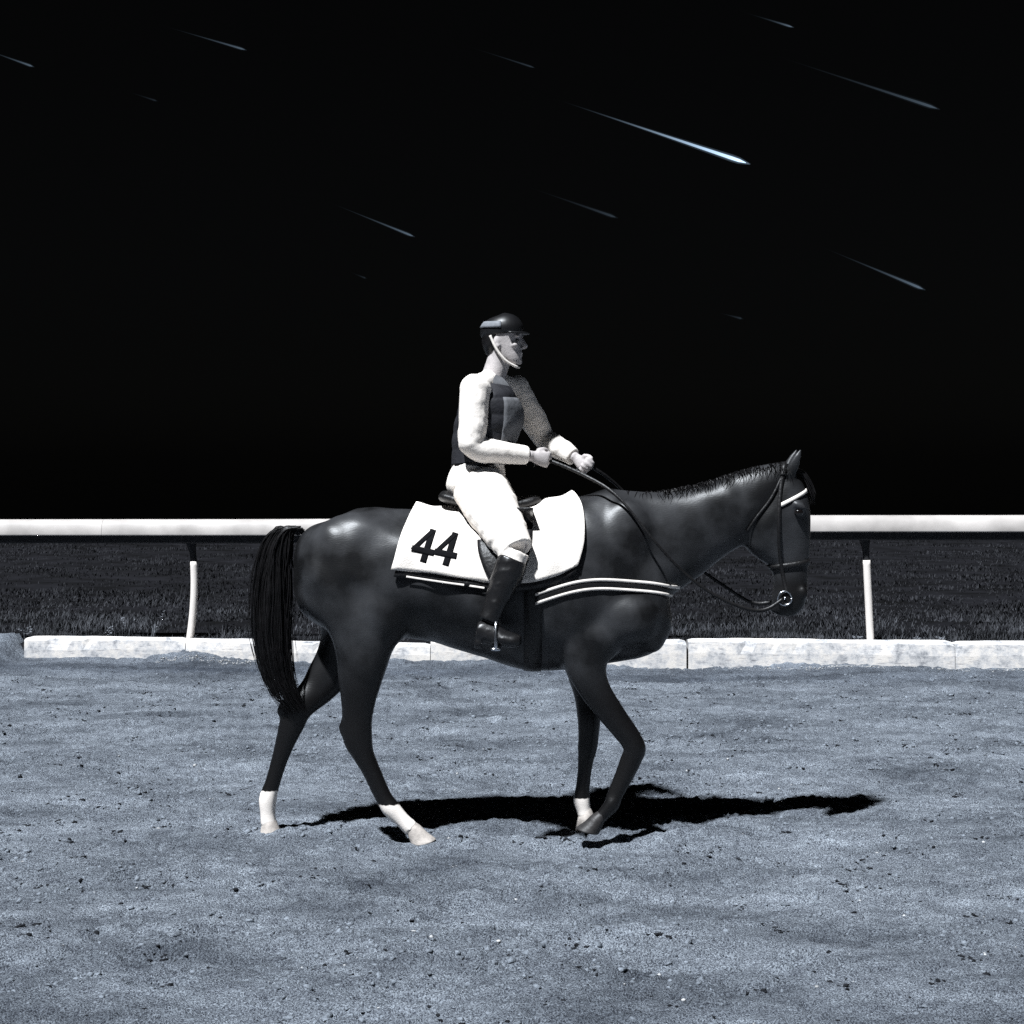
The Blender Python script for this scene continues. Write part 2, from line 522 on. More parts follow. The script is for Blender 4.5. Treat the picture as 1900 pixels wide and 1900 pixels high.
xs = axis(-3.9, 3.9, 0.0135, -45, 45)
ya = axis(-2.75, 1.4, 0.0135, -14, 1.4)
ya = ya[ya <= 1.4]
yb, v, s = [], 1.4, 0.0135
while v < 9.9:
    s = min(s * 1.02, 0.05); v += s; yb.append(v)
ys = np.concatenate([ya, np.array(yb)])
GX, GY = np.meshgrid(xs, ys)
GYs = GY + np.where(GY > 3, (GY - 3) / 3.7, 0).clip(0, 1) * F_SLOPE * GX     # rows bend parallel to the fence
GZ = dirt_height(GX, GYs)
nx, ny = len(xs), len(ys)
me = bpy.data.meshes.new('dirt_track')
co = np.stack([GX, GYs, GZ], -1).reshape(-1, 3)
idx = np.arange(nx * ny).reshape(ny, nx)
quads = np.stack([idx[:-1, :-1], idx[:-1, 1:], idx[1:, 1:], idx[1:, :-1]], -1).reshape(-1, 4)
me.vertices.add(len(co)); me.vertices.foreach_set('co', co.ravel().astype(np.float32))
me.loops.add(len(quads) * 4); me.loops.foreach_set('vertex_index', quads.ravel().astype(np.int32))
me.polygons.add(len(quads)); me.polygons.foreach_set('loop_start', np.arange(0, len(quads) * 4, 4, dtype=np.int32))
me.update()
att = me.attributes.new('shade_tone', 'FLOAT', 'POINT')
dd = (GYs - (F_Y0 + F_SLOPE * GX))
shade_tone = np.exp(-((dd + 0.62) / 0.5) ** 2) * 0.95 * (0.8 + 0.3 * vnoise(GX * 0.8, GYs * 3, 12)) + 0.35 * np.clip((-1.4 - GYs) / 1.3, 0, 1) * (0.75 + 0.5 * vnoise(GX * 0.7, GYs * 1.4, 13))  # darkens kerb band and foreground to stand in for light falling off
att.data.foreach_set('value', np.clip(shade_tone, 0, 1).ravel().astype(np.float32))
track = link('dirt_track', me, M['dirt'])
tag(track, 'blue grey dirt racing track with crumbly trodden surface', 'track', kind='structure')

GROUND_BVH = None


def ground_z(x, y):
    return float(dirt_height(np.array([x]), np.array([y]))[0])


# infield ground: one sheet behind the kerb that drops away beyond the crest
gx = np.concatenate([np.linspace(-3000, -60, 12), np.linspace(-50, 50, 120), np.linspace(60, 3000, 12)])
gd = np.concatenate([[0.094], np.linspace(0.10, 3, 24), np.linspace(3.3, 30, 60), np.linspace(34, 120, 14), np.linspace(200, 3000, 12)])
IX, ID = np.meshgrid(gx, gd)


def infield_height(X, D):
    z = 0.175 - 0.11 * np.clip((-4.55 - X) / 0.15, 0, 1) * np.clip(1.1 - D, 0, 1) + 0.025 * vnoise(X * 0.6, D * 0.9, 14) + 0.012 * vnoise(X * 2.4, D * 3, 15)
    z = z - 0.075 * np.clip(D - 19, 0, None) * np.clip((D - 19) / 8, 0, 1)
    return z


IZ = infield_height(IX, ID)
IZ[0] = -0.3
rows = [[(IX[j, i], F_Y0 + F_SLOPE * float(np.clip(IX[j, i], -60, 60)) + ID[j, i], IZ[j, i]) for i in range(IX.shape[1])] for j in range(IX.shape[0])]
o = link('ground', grid_mesh(rows, name='ground'), M['soil'])
tag(o, 'dark grassy infield ground behind the rail', 'ground', kind='structure')
# the outer apron behind the camera, same dirt, coarse
rows = [[(x, y, -0.09) for x in np.linspace(-3000, 3000, 7)] for y in np.linspace(-3000, 6.0, 7)]
o = link('ground', grid_mesh(rows, name='apron'), M['soil'])
tag(o, 'dark open ground around the dirt track', 'ground', kind='structure')

# ---- kerb
kerb = empty('kerb', (0, fence_y(0), 0))
tag(kerb, 'row of low weathered white kerb blocks along the track edge', 'kerb', kind='structure')


def fx(px, off=0.0):
    """photo column -> x on the fence line"""
    t = (px - 950) / FPX
    return t * (DIST + F_Y0 + off) / (1 - t * F_SLOPE)


def kerb_block(x0, x1, h, tilt, seed):
    nxs = max(8, int((x1 - x0) / 0.05))
    prof = [(-0.085, -0.10), (-0.088, h * 0.5), (-0.082, h - 0.018), (-0.062, h), (0.0, h + 0.004), (0.07, h), (0.085, h - 0.02), (0.085, -0.10)]
    rows = []
    for i in range(nxs + 1):
        u = i / nxs
        x = x0 + (x1 - x0) * u
        r = []
        endr = 0.012 if i in (0, nxs) else 0.0
        for k, (n, z) in enumerate(prof):
            a = float(vnoise(np.array([x * 9.0 + seed]), np.array([k * 1.7]), 16)[0])
            c = float(vnoise(np.array([x * 2.4 + seed]), np.array([k * 0.4]), 17)[0])
            edge = 0.026 * max(0, a - 0.15) if k in (2, 3) else 0.003 * a
            r.append((x, fence_y(x) + n + 0.006 * c + (edge if k in (2, 3) else 0), z - edge + tilt * (u - 0.5) + 0.006 * c - (endr if z > 0.05 else 0)))
        rows.append(r)
    me = grid_mesh(rows)
    bm = bmesh.new(); bm.from_mesh(me)
    n = len(prof)
    bm.verts.ensure_lookup_table()
    bm.faces.new([bm.verts[i] for i in range(n)])
    bm.faces.new([bm.verts[nxs * n + i] for i in range(n - 1, -1, -1)])
    bmesh.ops.recalc_face_normals(bm, faces=bm.faces)
    bm.to_mesh(me); bm.free()
    return link('kerb_block', me, M['kerb'], kerb, smooth=False)


edges = [50, 348, 800, 1273, 1768, 2220, 2680]
hs = [0.205, 0.185, 0.215, 0.235, 0.232, 0.225, 0.22]
gaps = [0.0, 0.0, 0.0, 0.025, 0.0, 0.0]
for i in range(len(edges) - 1):
    kerb_block(fx(edges[i]) + gaps[i] * 0.5, fx(edges[i + 1]) - 0.006, hs[i], (-0.03 if i == 1 else 0.006 * (-1) ** i), i * 13.7)
for k in range(5):   # the run goes on beyond the break at the left
    x1 = fx(50) - 0.75 - k * 2.3
    kerb_block(x1 - 2.26, x1, 0.21, 0.004, 90 + k * 7)
for k in range(4):
    x0 = fx(2680) + 0.03 + k * 2.3
    kerb_block(x0, x0 + 2.26, 0.22, 0.004, 150 + k * 7)

# ---- running rail
fence = empty('rail_fence', (0, fence_y(0), 0))
tag(fence, 'white running rail on slim white posts behind the kerb', 'fence')
prof = [(-0.060, -0.030), (-0.045, -0.008), (-0.01, 0.0), (0.022, -0.006), (0.050, -0.022), (0.070, -0.05), (0.082, -0.09), (0.088, -0.135), (0.086, -0.146), (0.076, -0.146), (0.068, -0.10), (0.03, -0.05), (-0.04, -0.05)]


def rail_z(x):
    return 1.320 + 0.0080 * x


cuts = [-22, -16.2, fx(190), fx(1060), fx(2300), 14, 22]
for a, b in zip(cuts[:-1], cuts[1:]):
    rows = []
    for x in np.linspace(a + 0.0012, b - 0.0012, 12):
        sag = 0.006 * math.sin(x * 0.9)
        rows.append([(x, fence_y(x) - n + 0.05, rail_z(x) + z + sag) for n, z in prof])
    me = grid_mesh(rows, closed=True)
    link('rail', me, M['rail'], fence)
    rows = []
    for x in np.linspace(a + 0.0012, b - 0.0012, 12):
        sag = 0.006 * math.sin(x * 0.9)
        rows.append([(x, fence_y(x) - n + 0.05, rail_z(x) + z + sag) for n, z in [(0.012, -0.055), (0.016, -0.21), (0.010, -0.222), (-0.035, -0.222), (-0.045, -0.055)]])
    link('shaded_rail_channel', grid_mesh(rows, closed=True), M['hood_shade'], fence, smooth=False)


def post(px, lean, bow):
    x = fx(px)
    y = fence_y(x) + 0.105
    zt = rail_z(x) - 0.20
    pts = []
    for i in range(9):
        u = i / 8
        z = 0.02 + (u * (0.82 / 0.75) if u <= 0.75 else 0.82 + (u - 0.75) * 0.72) * (zt - 0.02)
        flare = 1 + 0.9 * max(0, (u - 0.80) / 0.2) ** 2
        pts.append((Vector((x + lean * u + bow * math.sin(math.pi * u * 0.92), y, z)), 0.034 * flare, 0.034))
    c = Clay(); c.limb(pts[:7], k=3, n=14)
    po = link('post', c.raw('post'), M['post'], fence)
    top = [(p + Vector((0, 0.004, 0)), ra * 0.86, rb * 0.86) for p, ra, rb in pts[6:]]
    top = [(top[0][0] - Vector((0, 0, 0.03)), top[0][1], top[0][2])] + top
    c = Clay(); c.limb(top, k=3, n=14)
    link('shaded_post_top', c.raw('shaded_post_top'), M['hood_shade'], fence)  # upper post coloured dark to stand in for the rail hood's shadow
    return po


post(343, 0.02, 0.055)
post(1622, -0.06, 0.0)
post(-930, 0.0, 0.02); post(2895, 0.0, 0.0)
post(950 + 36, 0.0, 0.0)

# ---- loose grass, weeds


def blades(name, n, dlo, dhi, xw, hmin, hmax, width, m, seed, power=1.0, shrink=False):
    r = np.random.default_rng(seed)
    D = dlo + (dhi - dlo) * r.random(n) ** power
    X = (r.random(n) * 2 - 1) * (xw * (14.7 + D) / 14.7)
    clump = vnoise(X * 1.6, D * 2.2, seed)
    keep = r.random(n) < np.clip(0.55 + clump * 0.75, 0.06, 1)
    keep &= ~((X < -4.50) & (D < 1.1) & (r.random(n) < 1.15 - 0.9 * D))
    D, X, clump = D[keep], X[keep], clump[keep]
    n = len(D)
    Z = infield_height(X, D) - 0.01
    Y = F_Y0 + F_SLOPE * X + D
    H = (hmin + (hmax - hmin) * r.random(n) ** 2) * (0.75 + 0.4 * clump) * (np.clip(1.15 - D / 5.0, 0.4, 1) if shrink else 1.0)
    th = r.random(n) * 2 * math.pi
    lean = (0.15 + 0.75 * r.random(n)) * H
    W = width * (0.6 + 0.8 * r.random(n))
    base = np.stack([X, Y, Z], -1)
    dirv = np.stack([np.cos(th), np.sin(th), np.zeros(n)], -1)
    side = np.stack([-np.sin(th), np.cos(th), np.zeros(n)], -1) * W[:, None] * 0.5
    up = np.array([0, 0, 1.0])
    midp = base + dirv * (lean * 0.3)[:, None] + up * (H * 0.6)[:, None]
    tip = base + dirv * lean[:, None] + up * H[:, None]
    V = np.stack([base - side, base + side, midp + side * 0.8, midp - side * 0.8, tip], 1).reshape(-1, 3)
    b = (np.arange(n) * 5)[:, None]
    Fq = (b + np.array([[0, 1, 2, 3]]))
    Ft = (b + np.array([[3, 2, 4]]))
    me = bpy.data.meshes.new(name)
    me.vertices.add(len(V)); me.vertices.foreach_set('co', V.ravel().astype(np.float32))
    loops = np.concatenate([Fq, Ft], 1).ravel().astype(np.int32)
    me.loops.add(len(loops)); me.loops.foreach_set('vertex_index', loops)
    ls = np.stack([np.arange(n) * 7, np.arange(n) * 7 + 4], 1).ravel().astype(np.int32)
    me.polygons.add(len(ls)); me.polygons.foreach_set('loop_start', ls)
    me.update()
    return link(name, me, m, smooth=False)


o = blades('grass', 150000, 0.10, 5.5, 6.5, 0.02, 0.125, 0.0065, M['grass'], 31, 2.6, True)
tag(o, 'dark rough grass growing thick behind the white kerb', 'grass', kind='stuff')
o = blades('grass', 170000, 1.6, 24.0, 6.6, 0.02, 0.075, 0.014, M['mown'], 33, 1.5)
tag(o, 'dark mown infield grass stretching away behind the rail', 'grass', kind='stuff')


def weed(px, d, h, nst, seed, label):
    r = random.Random(seed)
    x = fx(px, d)
    y = fence_y(x) + d
    z = float(infield_height(np.array([x]), np.array([d]))[0])
    root = empty('weed', (x, y, z - 0.02))
    tag(root, label, 'weed', 'seeding weeds behind the kerb')
    for i in range(nst):
        a = r.uniform(0, 6.28); ln = r.uniform(0.1, 0.45) * h
        hh = h * r.uniform(0.6, 1.0)
        p0 = Vector((x + r.uniform(-.02, .02), y + r.uniform(-.02, .02), z - 0.02))
        tip = p0 + Vector((math.cos(a) * ln, math.sin(a) * ln, hh))
        midp = (p0 + tip) / 2 + Vector((-math.cos(a) * ln * 0.25, 0, 0.02))
        V, F = [], []
        for (p, w) in ((p0, 0.0035), (midp, 0.003), (tip, 0.001)):
            for q in range(3):
                V.append(p + Vector((math.cos(q * 2.09), math.sin(q * 2.09), 0)) * w)
        for j in range(2):
            for q in range(3):
                F.append((j * 3 + q, j * 3 + (q + 1) % 3, j * 3 + 3 + (q + 1) % 3, j * 3 + 3 + q))
        for e in range(r.randint(5, 9)):          # seed heads and small leaves up the stalk
            u = r.uniform(0.35, 1.0)
            c = p0.lerp(midp, u * 2) if u < 0.5 else midp.lerp(tip, u * 2 - 1)
            b = r.uniform(0, 6.28); l = r.uniform(0.012, 0.04)
            dv = Vector((math.cos(b) * l, math.sin(b) * l, r.uniform(0.0, 0.02)))
            sv = Vector((-math.sin(b), math.cos(b), 0.6)) * 0.005
            k = len(V)
            V += [c, c + dv * 0.5 + sv, c + dv, c + dv * 0.5 - sv]
            F.append((k, k + 1, k + 2, k + 3))
        link('stalk', mesh_from(V, F), M['weed'], root, smooth=False)


WL = [(235, 0.30, 0.30, 3, 'tall pale seeding weed standing alone behind the kerb left of the bowed post'),
      (282, 0.34, 0.29, 3, 'tall pale weed closest to the bowed rail post'),
      (45, 0.25, 0.17, 7, 'bushy low weed at the broken end of the kerb'),
      (205, 0.2, 0.15, 4, 'short weed leaning over the kerb behind the tall seeding weeds'),
      (1700, 0.12, 0.10, 8, 'low weed creeping over the chipped kerb top right of the straight post'),
      (1742, 0.12, 0.11, 6, 'small weed at the kerb joint right of the straight post'),
      (1590, 0.2, 0.10, 5, 'short pale weed tuft at the foot of the straight post'),
      (420, 0.5, 0.20, 4, 'thin weed between the bowed post and the horse tail')]
for i, (px, d, h, n, lab) in enumerate(WL):
    weed(px, d, h, n, 50 + i, lab)


def lumps(name, pts, m, label, cat, jag=0.3):
    bmb = bmesh.new(); bmesh.ops.create_icosphere(bmb, subdivisions=1, radius=1.0)
    bv = np.array([v.co[:] for v in bmb.verts]); bf = np.array([[v.index for v in f.verts] for f in bmb.faces]); bmb.free()
    n = len(pts); k = len(bv)
    V = np.zeros((n, k, 3))
    for i, (x, y, z, r, fl) in enumerate(pts):
        a = random.uniform(0, 6.28)
        s = np.array([random.uniform(0.8, 1.5), random.uniform(0.7, 1.1), random.uniform(0.5, 0.9) * fl]) * r
        q = bv * s * (1 + (RNG.random((k, 1)) - 0.5) * 2 * jag)
        V[i, :, 0] = x + q[:, 0] * math.cos(a) - q[:, 1] * math.sin(a)
        V[i, :, 1] = y + q[:, 0] * math.sin(a) + q[:, 1] * math.cos(a)
        V[i, :, 2] = z + q[:, 2]
    Fa = (bf[None] + (np.arange(n) * k)[:, None, None]).reshape(-1, 3)
    me = bpy.data.meshes.new(name)
    me.vertices.add(n * k); me.vertices.foreach_set('co', V.ravel().astype(np.float32))
    me.loops.add(Fa.size); me.loops.foreach_set('vertex_index', Fa.ravel().astype(np.int32))
    me.polygons.add(len(Fa)); me.polygons.foreach_set('loop_start', np.arange(0, Fa.size, 3, dtype=np.int32))
    me.update()
    o = link(name, me, m, smooth=False)
    tag(o, label, cat, kind='stuff')
    return o


def scatter(n, rlo, rhi, ylo, yhi, sink, seed, xw=4.6, clumpy=0.0, p=2.5):
    r = np.random.default_rng(seed)
    X = (r.random(n) * 2 - 1) * xw
    Y = ylo + (yhi - ylo) * r.random(n)
    if clumpy:
        kp = vnoise(X * 1.7, Y * 2.4, seed) + 0.4 * vnoise(X * 5, Y * 6, seed + 1) > clumpy * r.random(n)
        X, Y = X[kp], Y[kp]
    Z = dirt_height(X, Y)
    R = rlo + (rhi - rlo) * r.random(len(X)) ** p
    return [(X[i], Y[i], Z[i] - R[i] * sink, R[i], 1.0) for i in range(len(X))]


lumps('dirt_clods', scatter(46000, 0.003, 0.017, -2.9, 5.9, 0.15, 61, clumpy=0.6, p=3.6), M['clod'], 'loose dirt crumbs scattered over the track', 'clods', 0.5)
dk = []
for c_ in range(1000):
    cx_, cy_ = random.uniform(-4.6, 4.6), random.uniform(-2.9, 5.6)
    for q_ in range(random.choice((1, 1, 2, 3, 5, 9))):
        x_, y_ = cx_ + random.gauss(0, 0.035), cy_ + random.gauss(0, 0.022)
        r_ = random.uniform(0.003, 0.010) * (1.5 if random.random() < 0.12 else 1)
        dk.append((x_, y_, 0.0, r_, 0.7))
zz_ = dirt_height(np.array([q[0] for q in dk]), np.array([q[1] for q in dk]))
dk = [(q[0], q[1], float(z_) + q[3] * 0.1, q[3], q[4]) for q, z_ in zip(dk, zz_)]
lumps('shade_clods', dk, M['shade_tone'], 'dark lumps standing in for small shadows and holes in the pale dirt', 'clods', 0.5)
lumps('pebbles', scatter(260, 0.003, 0.012, -2.9, 2.5, 0.1, 62, p=3), M['stone'], 'tiny pale pebbles lying on the dirt', 'pebbles', 0.2)
sp = []
for i in range(700):
    px = random.choice([random.gauss(1540, 60), random.gauss(1860, 60), random.uniform(1200, 1900), random.uniform(300, 480)])
    x = fx(px); y = fence_y(x) - 0.16 - abs(random.gauss(0, 0.05))
    sp.append((x, y, 0.0, random.uniform(0.003, 0.010), 0.6))
zz_ = dirt_height(np.array([q[0] for q in sp]), np.array([q[1] for q in sp]))
sp = [(q[0], q[1], float(z_) + 0.002, q[3], q[4]) for q, z_ in zip(sp, zz_)]
lumps('gravel', sp, M['stone'], 'white gravel crumbs spilled along the foot of the kerb', 'gravel')

# ------------------------------------------------------------------ horse
Y0 = Vector((0, 1, 0))
TORSO = [  # x, z top, z bottom, half width
    (-1.085, 1.36, 1.20, 0.06), (-1.04, 1.47, 1.10, 0.16), (-0.95, 1.545, 1.03, 0.235), (-0.80, 1.60, 0.99, 0.275), (-0.62, 1.615, 0.985, 0.285),
    (-0.42, 1.60, 0.955, 0.285), (-0.20, 1.575, 0.885, 0.305), (0.04, 1.575, 0.825, 0.315), (0.24, 1.625, 0.815, 0.295), (0.40, 1.685, 0.835, 0.255),
    (0.54, 1.65, 0.86, 0.225), (0.655, 1.53, 0.885, 0.195), (0.735, 1.40, 0.965, 0.15), (0.768, 1.28, 1.06, 0.075)]
hc = Clay()
hc.loft([(Vector((x, 0, (a + b) / 2)), Vector((0, 0, (a - b) / 2)), Y0 * w) for x, a, b, w in TORSO], k=4, n=40, ex=2.15)
E = lambda *a: Matrix.Rotation(a[0], 4, 'Y').to_quaternion()
for s in (-1, 1):
    hc.ball((-0.76, 0.125 * s, 1.29), (0.29, 0.165, 0.31), E(0.25))          # haunch
    hc.ball((-0.68, 0.165 * s, 1.13), (0.20, 0.125, 0.22), E(-0.3))           # thigh
    hc.ball((-0.62, 0.17 * s, 1.44), (0.12, 0.08, 0.09))                      # point of hip
    hc.ball((0.46, 0.125 * s, 1.32), (0.19, 0.115, 0.36), E(0.42))            # shoulder blade
    hc.ball((0.55, 0.15 * s, 1.09), (0.17, 0.11, 0.15))                       # point of shoulder
    hc.ball((0.655, 0.085 * s, 1.07), (0.12, 0.10, 0.16))                      # breast
    hc.ball((0.40, 0.165 * s, 0.99), (0.13, 0.085, 0.14))                     # elbow muscle
# neck
NECK = [((1060, 925), (1200, 1175), .205), ((1125, 908), (1236, 1115), .165), ((1205, 915), (1284, 1082), .128), ((1300, 897), (1334, 1046), .106),
        ((1380, 872), (1378, 1012), .095), ((1440, 860), (1405, 976), .082), ((1470, 872), (1420, 950), .06)]
hc.loft([((P(*a) + P(*b)) / 2, (P(*a) - P(*b)) / 2, Y0 * w) for a, b, w in NECK], k=4, n=28, ex=2.1)
# head
HEAD = [((1462, 868), (1415, 900), .045), ((1484, 885), (1395, 940), .078), ((1499, 922), (1380, 985), .102), ((1504, 958), (1384, 1018), .094), ((1504, 1000), (1405, 1036), .074),
        ((1502, 1040), (1428, 1052), .057), ((1500, 1078), (1436, 1082), .053), ((1499, 1104), (1432, 1110), .058), ((1490, 1128), (1434, 1132), .053), ((1476, 1142), (1444, 1143), .034)]
hc.loft([((P(*a) + P(*b)) / 2, (P(*a) - P(*b)) / 2, Y0 * w) for a, b, w in HEAD], k=4, n=28, ex=2.2)
for s in (-1, 1):
    hc.ball(P(1420, 978) + Y0 * 0.062 * s, (0.075, 0.030, 0.085))             # cheek
    hc.ball(P(1478, 938) + Y0 * 0.092 * s, (0.040, 0.018, 0.020), E(0.5))     # eye ridge
    hc.ball(P(1488, 1098) + Y0 * 0.048 * s, (0.024, 0.018, 0.032), E(-0.2))   # nostril flare
    hc.limb([(P(1462, 884) + Y0 * .045 * s, .026, .020), (P(1468, 866) + Y0 * .052 * s, .030, .018), (P(1476, 848) + Y0 * .056 * s, .022, .014), (P(1483, 832) + Y0 * .056 * s, .006, .005)], n=12)
hc.ball(P(1440, 1130), (0.032, 0.030, 0.022))                                  # lower lip and chin
# legs: (px, py, y, r fore-aft, r lateral)


def leg(pts):
    hc.limb([(P(px, py, y), a, b) for px, py, y, a, b in pts], k=4, n=18)


NH, FH, NF, FF = -0.17, 0.06, -0.18, 0.09
leg([(630, 985, -.09, .12, .10), (625, 1010, -.095, .19, .145), (630, 1045, -.11, .225, .16), (650, 1100, -.13, .235, .150), (678, 1160, -.155, .190, .125), (672, 1220, NH, .140, .100), (667, 1280, NH, .100, .074), (663, 1335, NH, .076, .054), (664, 1372, NH, .072, .049),
     (676, 1404, NH, .052, .042), (696, 1443, NH, .041, .034), (712, 1478, NH, .039, .034), (724, 1498, NH, .045, .041), (746, 1521, NH, .037, .036), (764, 1538, NH, .040, .041)])
hc.ball(P(638, 1352, NH), (0.028, 0.024, 0.045), E(-0.2))
leg([(630, 985, .09, .12, .10), (625, 1010, .095, .19, .145), (640, 1080, .12, .22, .15), (655, 1160, .14, .18, .115), (632, 1220, .13, .130, .095), (592, 1275, .11, .095, .066), (556, 1312, FH, .072, .052), (542, 1342, FH, .066, .048),
     (531, 1372, FH, .052, .042), (518, 1412, FH, .041, .034), (505, 1455, FH, .039, .034), (497, 1482, FH, .045, .041), (497, 1510, FH, .038, .036), (499, 1530, FH, .041, .042)])
hc.ball(P(524, 1312, FH), (0.026, 0.024, 0.05), E(0.5))
leg([(1085, 1180, -.15, .15, .10), (1088, 1235, -.17, .105, .085), (1104, 1278, NF, .078, .065), (1136, 1325, NF, .066, .056), (1168, 1368, NF, .056, .049), (1178, 1390, NF, .055, .048),
     (1172, 1412, NF, .046, .040), (1158, 1446, NF, .037, .032), (1144, 1476, NF, .031, .029), (1136, 1492, NF, .038, .035), (1120, 1510, NF, .030, .029), (1112, 1520, NF, .032, .032)])
leg([(1085, 1180, .15, .15, .10), (1086, 1240, .15, .105, .085), (1092, 1290, .12, .075, .062), (1093, 1335, FF, .060, .052), (1092, 1368, FF, .052, .046), (1090, 1388, FF, .050, .044),
     (1087, 1410, FF, .040, .035), (1084, 1440, FF, .035, .031), (1081, 1465, FF, .036, .033), (1079, 1484, FF, .043, .039), (1083, 1503, FF, .036, .035), (1086, 1514, FF, .038, .040)])
for px, py, y, r in ((1180, 1388, NF, (.050, .046, .056)), (1093, 1374, FF, (.046, .044, .056)), (1136, 1491, NF, (.038, .036, .036)), (1079, 1484, FF, (.043, .040, .042)), (724, 1497, NH, (.042, .039, .040)), (498, 1482, FH, (.040, .038, .040)), (668, 1362, NH, (.055, .047, .07)), (547, 1330, FH, (.052, .046, .065))):
    hc.ball(P(px, py, y), r)
for (a_, b_) in (((650, 1345, NH), (634, 1350, NH)), ((536, 1304, FH), (522, 1308, FH))):          # points of hock
    hc.limb([(P(*a_), .034, .026), (P(*b_), .026, .022)], n=12)
for pts_t in (((1160, 1398, NF), (1146, 1438, NF), (1128, 1484, NF)), ((1078, 1390, FF), (1076, 1440, FF), (1070, 1478, FF)), ((656, 1384, NH), (684, 1446, NH), (706, 1490, NH)), ((522, 1360, FH), (508, 1420, FH), (490, 1474, FH))):
    hc.limb([(P(*q), .016, .017) for q in pts_t], n=10)          # flexor tendons standing off the cannon bone
body_me = hc.finish_weighted(0.0095, 26, lambda c: 0.5 * np.clip((c[:, 2] - 0.45) / 0.3, 0.06, 1) * np.clip((1.22 - c[:, 0]) / 0.1, 0.12, 1), 'horse_body')
# sock markings as a coat property
nv = len(body_me.vertices)
cof = np.empty(nv * 3, np.float32); body_me.vertices.foreach_get('co', cof); cof = cof.reshape(-1, 3)
zs, xv, yv = cof[:, 2], cof[:, 0], cof[:, 1]
sock = np.zeros(nv, np.float32)


def setsock(mask, top):
    sock[mask] = np.maximum(sock[mask], np.clip(0.5 + (top - zs[mask]) / 0.03, 0, 1))


setsock((xv < -0.2) & (yv < -0.02) & (zs < 0.4), P(0, 1492, NH).z)
setsock((xv < -0.2) & (yv > -0.02) & (xv < -0.9) & (zs < 0.5), P(0, 1466, FH).z)
setsock((xv > 0.1) & (yv > -0.05) & (zs < 0.4), P(0, 1480, FF).z)
pts_ = np.clip((0.92 - zs + 0.10 * vnoise(xv * 6, zs * 6, 85)) / 0.22, 0, 1) * ((xv < 0.62) | (zs < 0.85))
pts_ = np.maximum(pts_, np.clip((xv - 1.20) / 0.12, 0, 1) * np.clip((1.38 - zs) / 0.15, 0, 1))
a = body_me.attributes.new('points', 'FLOAT', 'POINT'); a.data.foreach_set('value', pts_.astype(np.float32))
a = body_me.attributes.new('sock', 'FLOAT', 'POINT'); a.data.foreach_set('value', sock)
nf = np.empty(nv * 3, np.float32); body_me.vertices.foreach_get('normal', nf); nf = nf.reshape(-1, 3)
big = np.clip((zs - 0.55) / 0.4, 0, 1) * np.clip((1.22 - xv) / 0.1, 0.25, 1)       # muscle relief fades down the legs and the face
mus = vnoise(xv * 5.5 + zs * 3.2, zs * 4.2 - xv * 1.5 + yv * 3, 81) * 0.016 + vnoise(xv * 12 + zs * 5, zs * 8 + yv * 6, 82) * 0.006
cof += nf * (mus * big)[:, None]
body_me.vertices.foreach_set('co', cof.ravel()); body_me.update()
HB = bvh_of(body_me)

horse = empty('horse', (-0.2, 0, 0))
tag(horse, 'dark glossy racehorse with white socks walking along the dirt track', 'horse')
link('body', body_me, M['coat'], horse)


def hoof(px, py, y, tx, tz, m, size=1.0):
    """top ring at the pixel, toe pointing along (tx,tz)"""
    top = P(px, py, y)
    ax = Vector((tx, 0, tz)).normalized()          # pastern axis, pointing down
    c = Clay()
    rings = []
    down = Vector((0, 0, -1))
    for u, ra, rb in ((-.5, .026, .028), (-.2, .034, .036), (0, .038, .040), (.35, .046, .046), (.75, .055, .053), (1.0, .060, .057), (1.04, .050, .050)):
        p = top + ax * 0.075 * size * u
        fwd = Vector((-ax.z, 0, ax.x)) if abs(ax.z) > 0.3 else Vector((1, 0, 0))
        if fwd.x < 0: fwd = -fwd
        flat = Vector((1, 0, 0)).lerp(fwd, 0.35 if u > 0.3 else 0.8).normalized()
        rings.append((p, flat * ra * size, Y0 * rb * size))
    c.loft(rings, k=3, n=22)
    return c.raw('hoof')


link('hoof', hoof(768, 1540, NH, 0.62, -0.75, None), M['horn_pale'], horse)['label'] = 'pale hoof below white sock'
link('hoof', hoof(500, 1527, FH, 0.12, -1, None), M['horn_pale'], horse)['label'] = 'pale hoof below white sock'
link('hoof', hoof(1087, 1512, FF, 0.12, -1, None), M['horn_pale'], horse)['label'] = 'pale hoof below white sock'
link('hoof', hoof(1108, 1521, NF, -0.62, -0.7, None, 0.95), M['horn_dark'], horse)['label'] = 'dark hoof of the lifted foreleg'
for s in (-1, 1):
    c = Clay(); c.ball(P(1476, 950) + Y0 * 0.093 * s, (0.022, 0.014, 0.018))
    link('eye', c.raw('eye'), M['eye'], horse)


def strands(paths, r, n=3):
    V, F = [], []
    for path in paths:
        rows = spline([list(p) for p in path], 4)
        m = len(rows); b0 = len(V)
        ph = random.uniform(0, 6.28)
        for j in range(m):
            t = Vector(rows[min(j + 1, m - 1)] - rows[max(j - 1, 0)]).normalized()
            u = t.cross(Vector((0.3, 1, 0.2))).normalized(); w = t.cross(u)
            u0 = j / (m - 1)
            rr = r * (0.75 + 0.5 * math.sin(math.pi * min(1, u0 + 0.15))) * (1 - u0 ** 4 * 0.9)
            for i in range(n):
                a = ph + 2 * math.pi * i / n
                V.append(Vector(rows[j]) + (u * math.cos(a) + w * math.sin(a)) * rr)
        for j in range(m - 1):
            for i in range(n):
                i2 = (i + 1) % n
                F.append((b0 + j * n + i, b0 + j * n + i2, b0 + (j + 1) * n + i2, b0 + (j + 1) * n + i))
    return mesh_from(V, F)


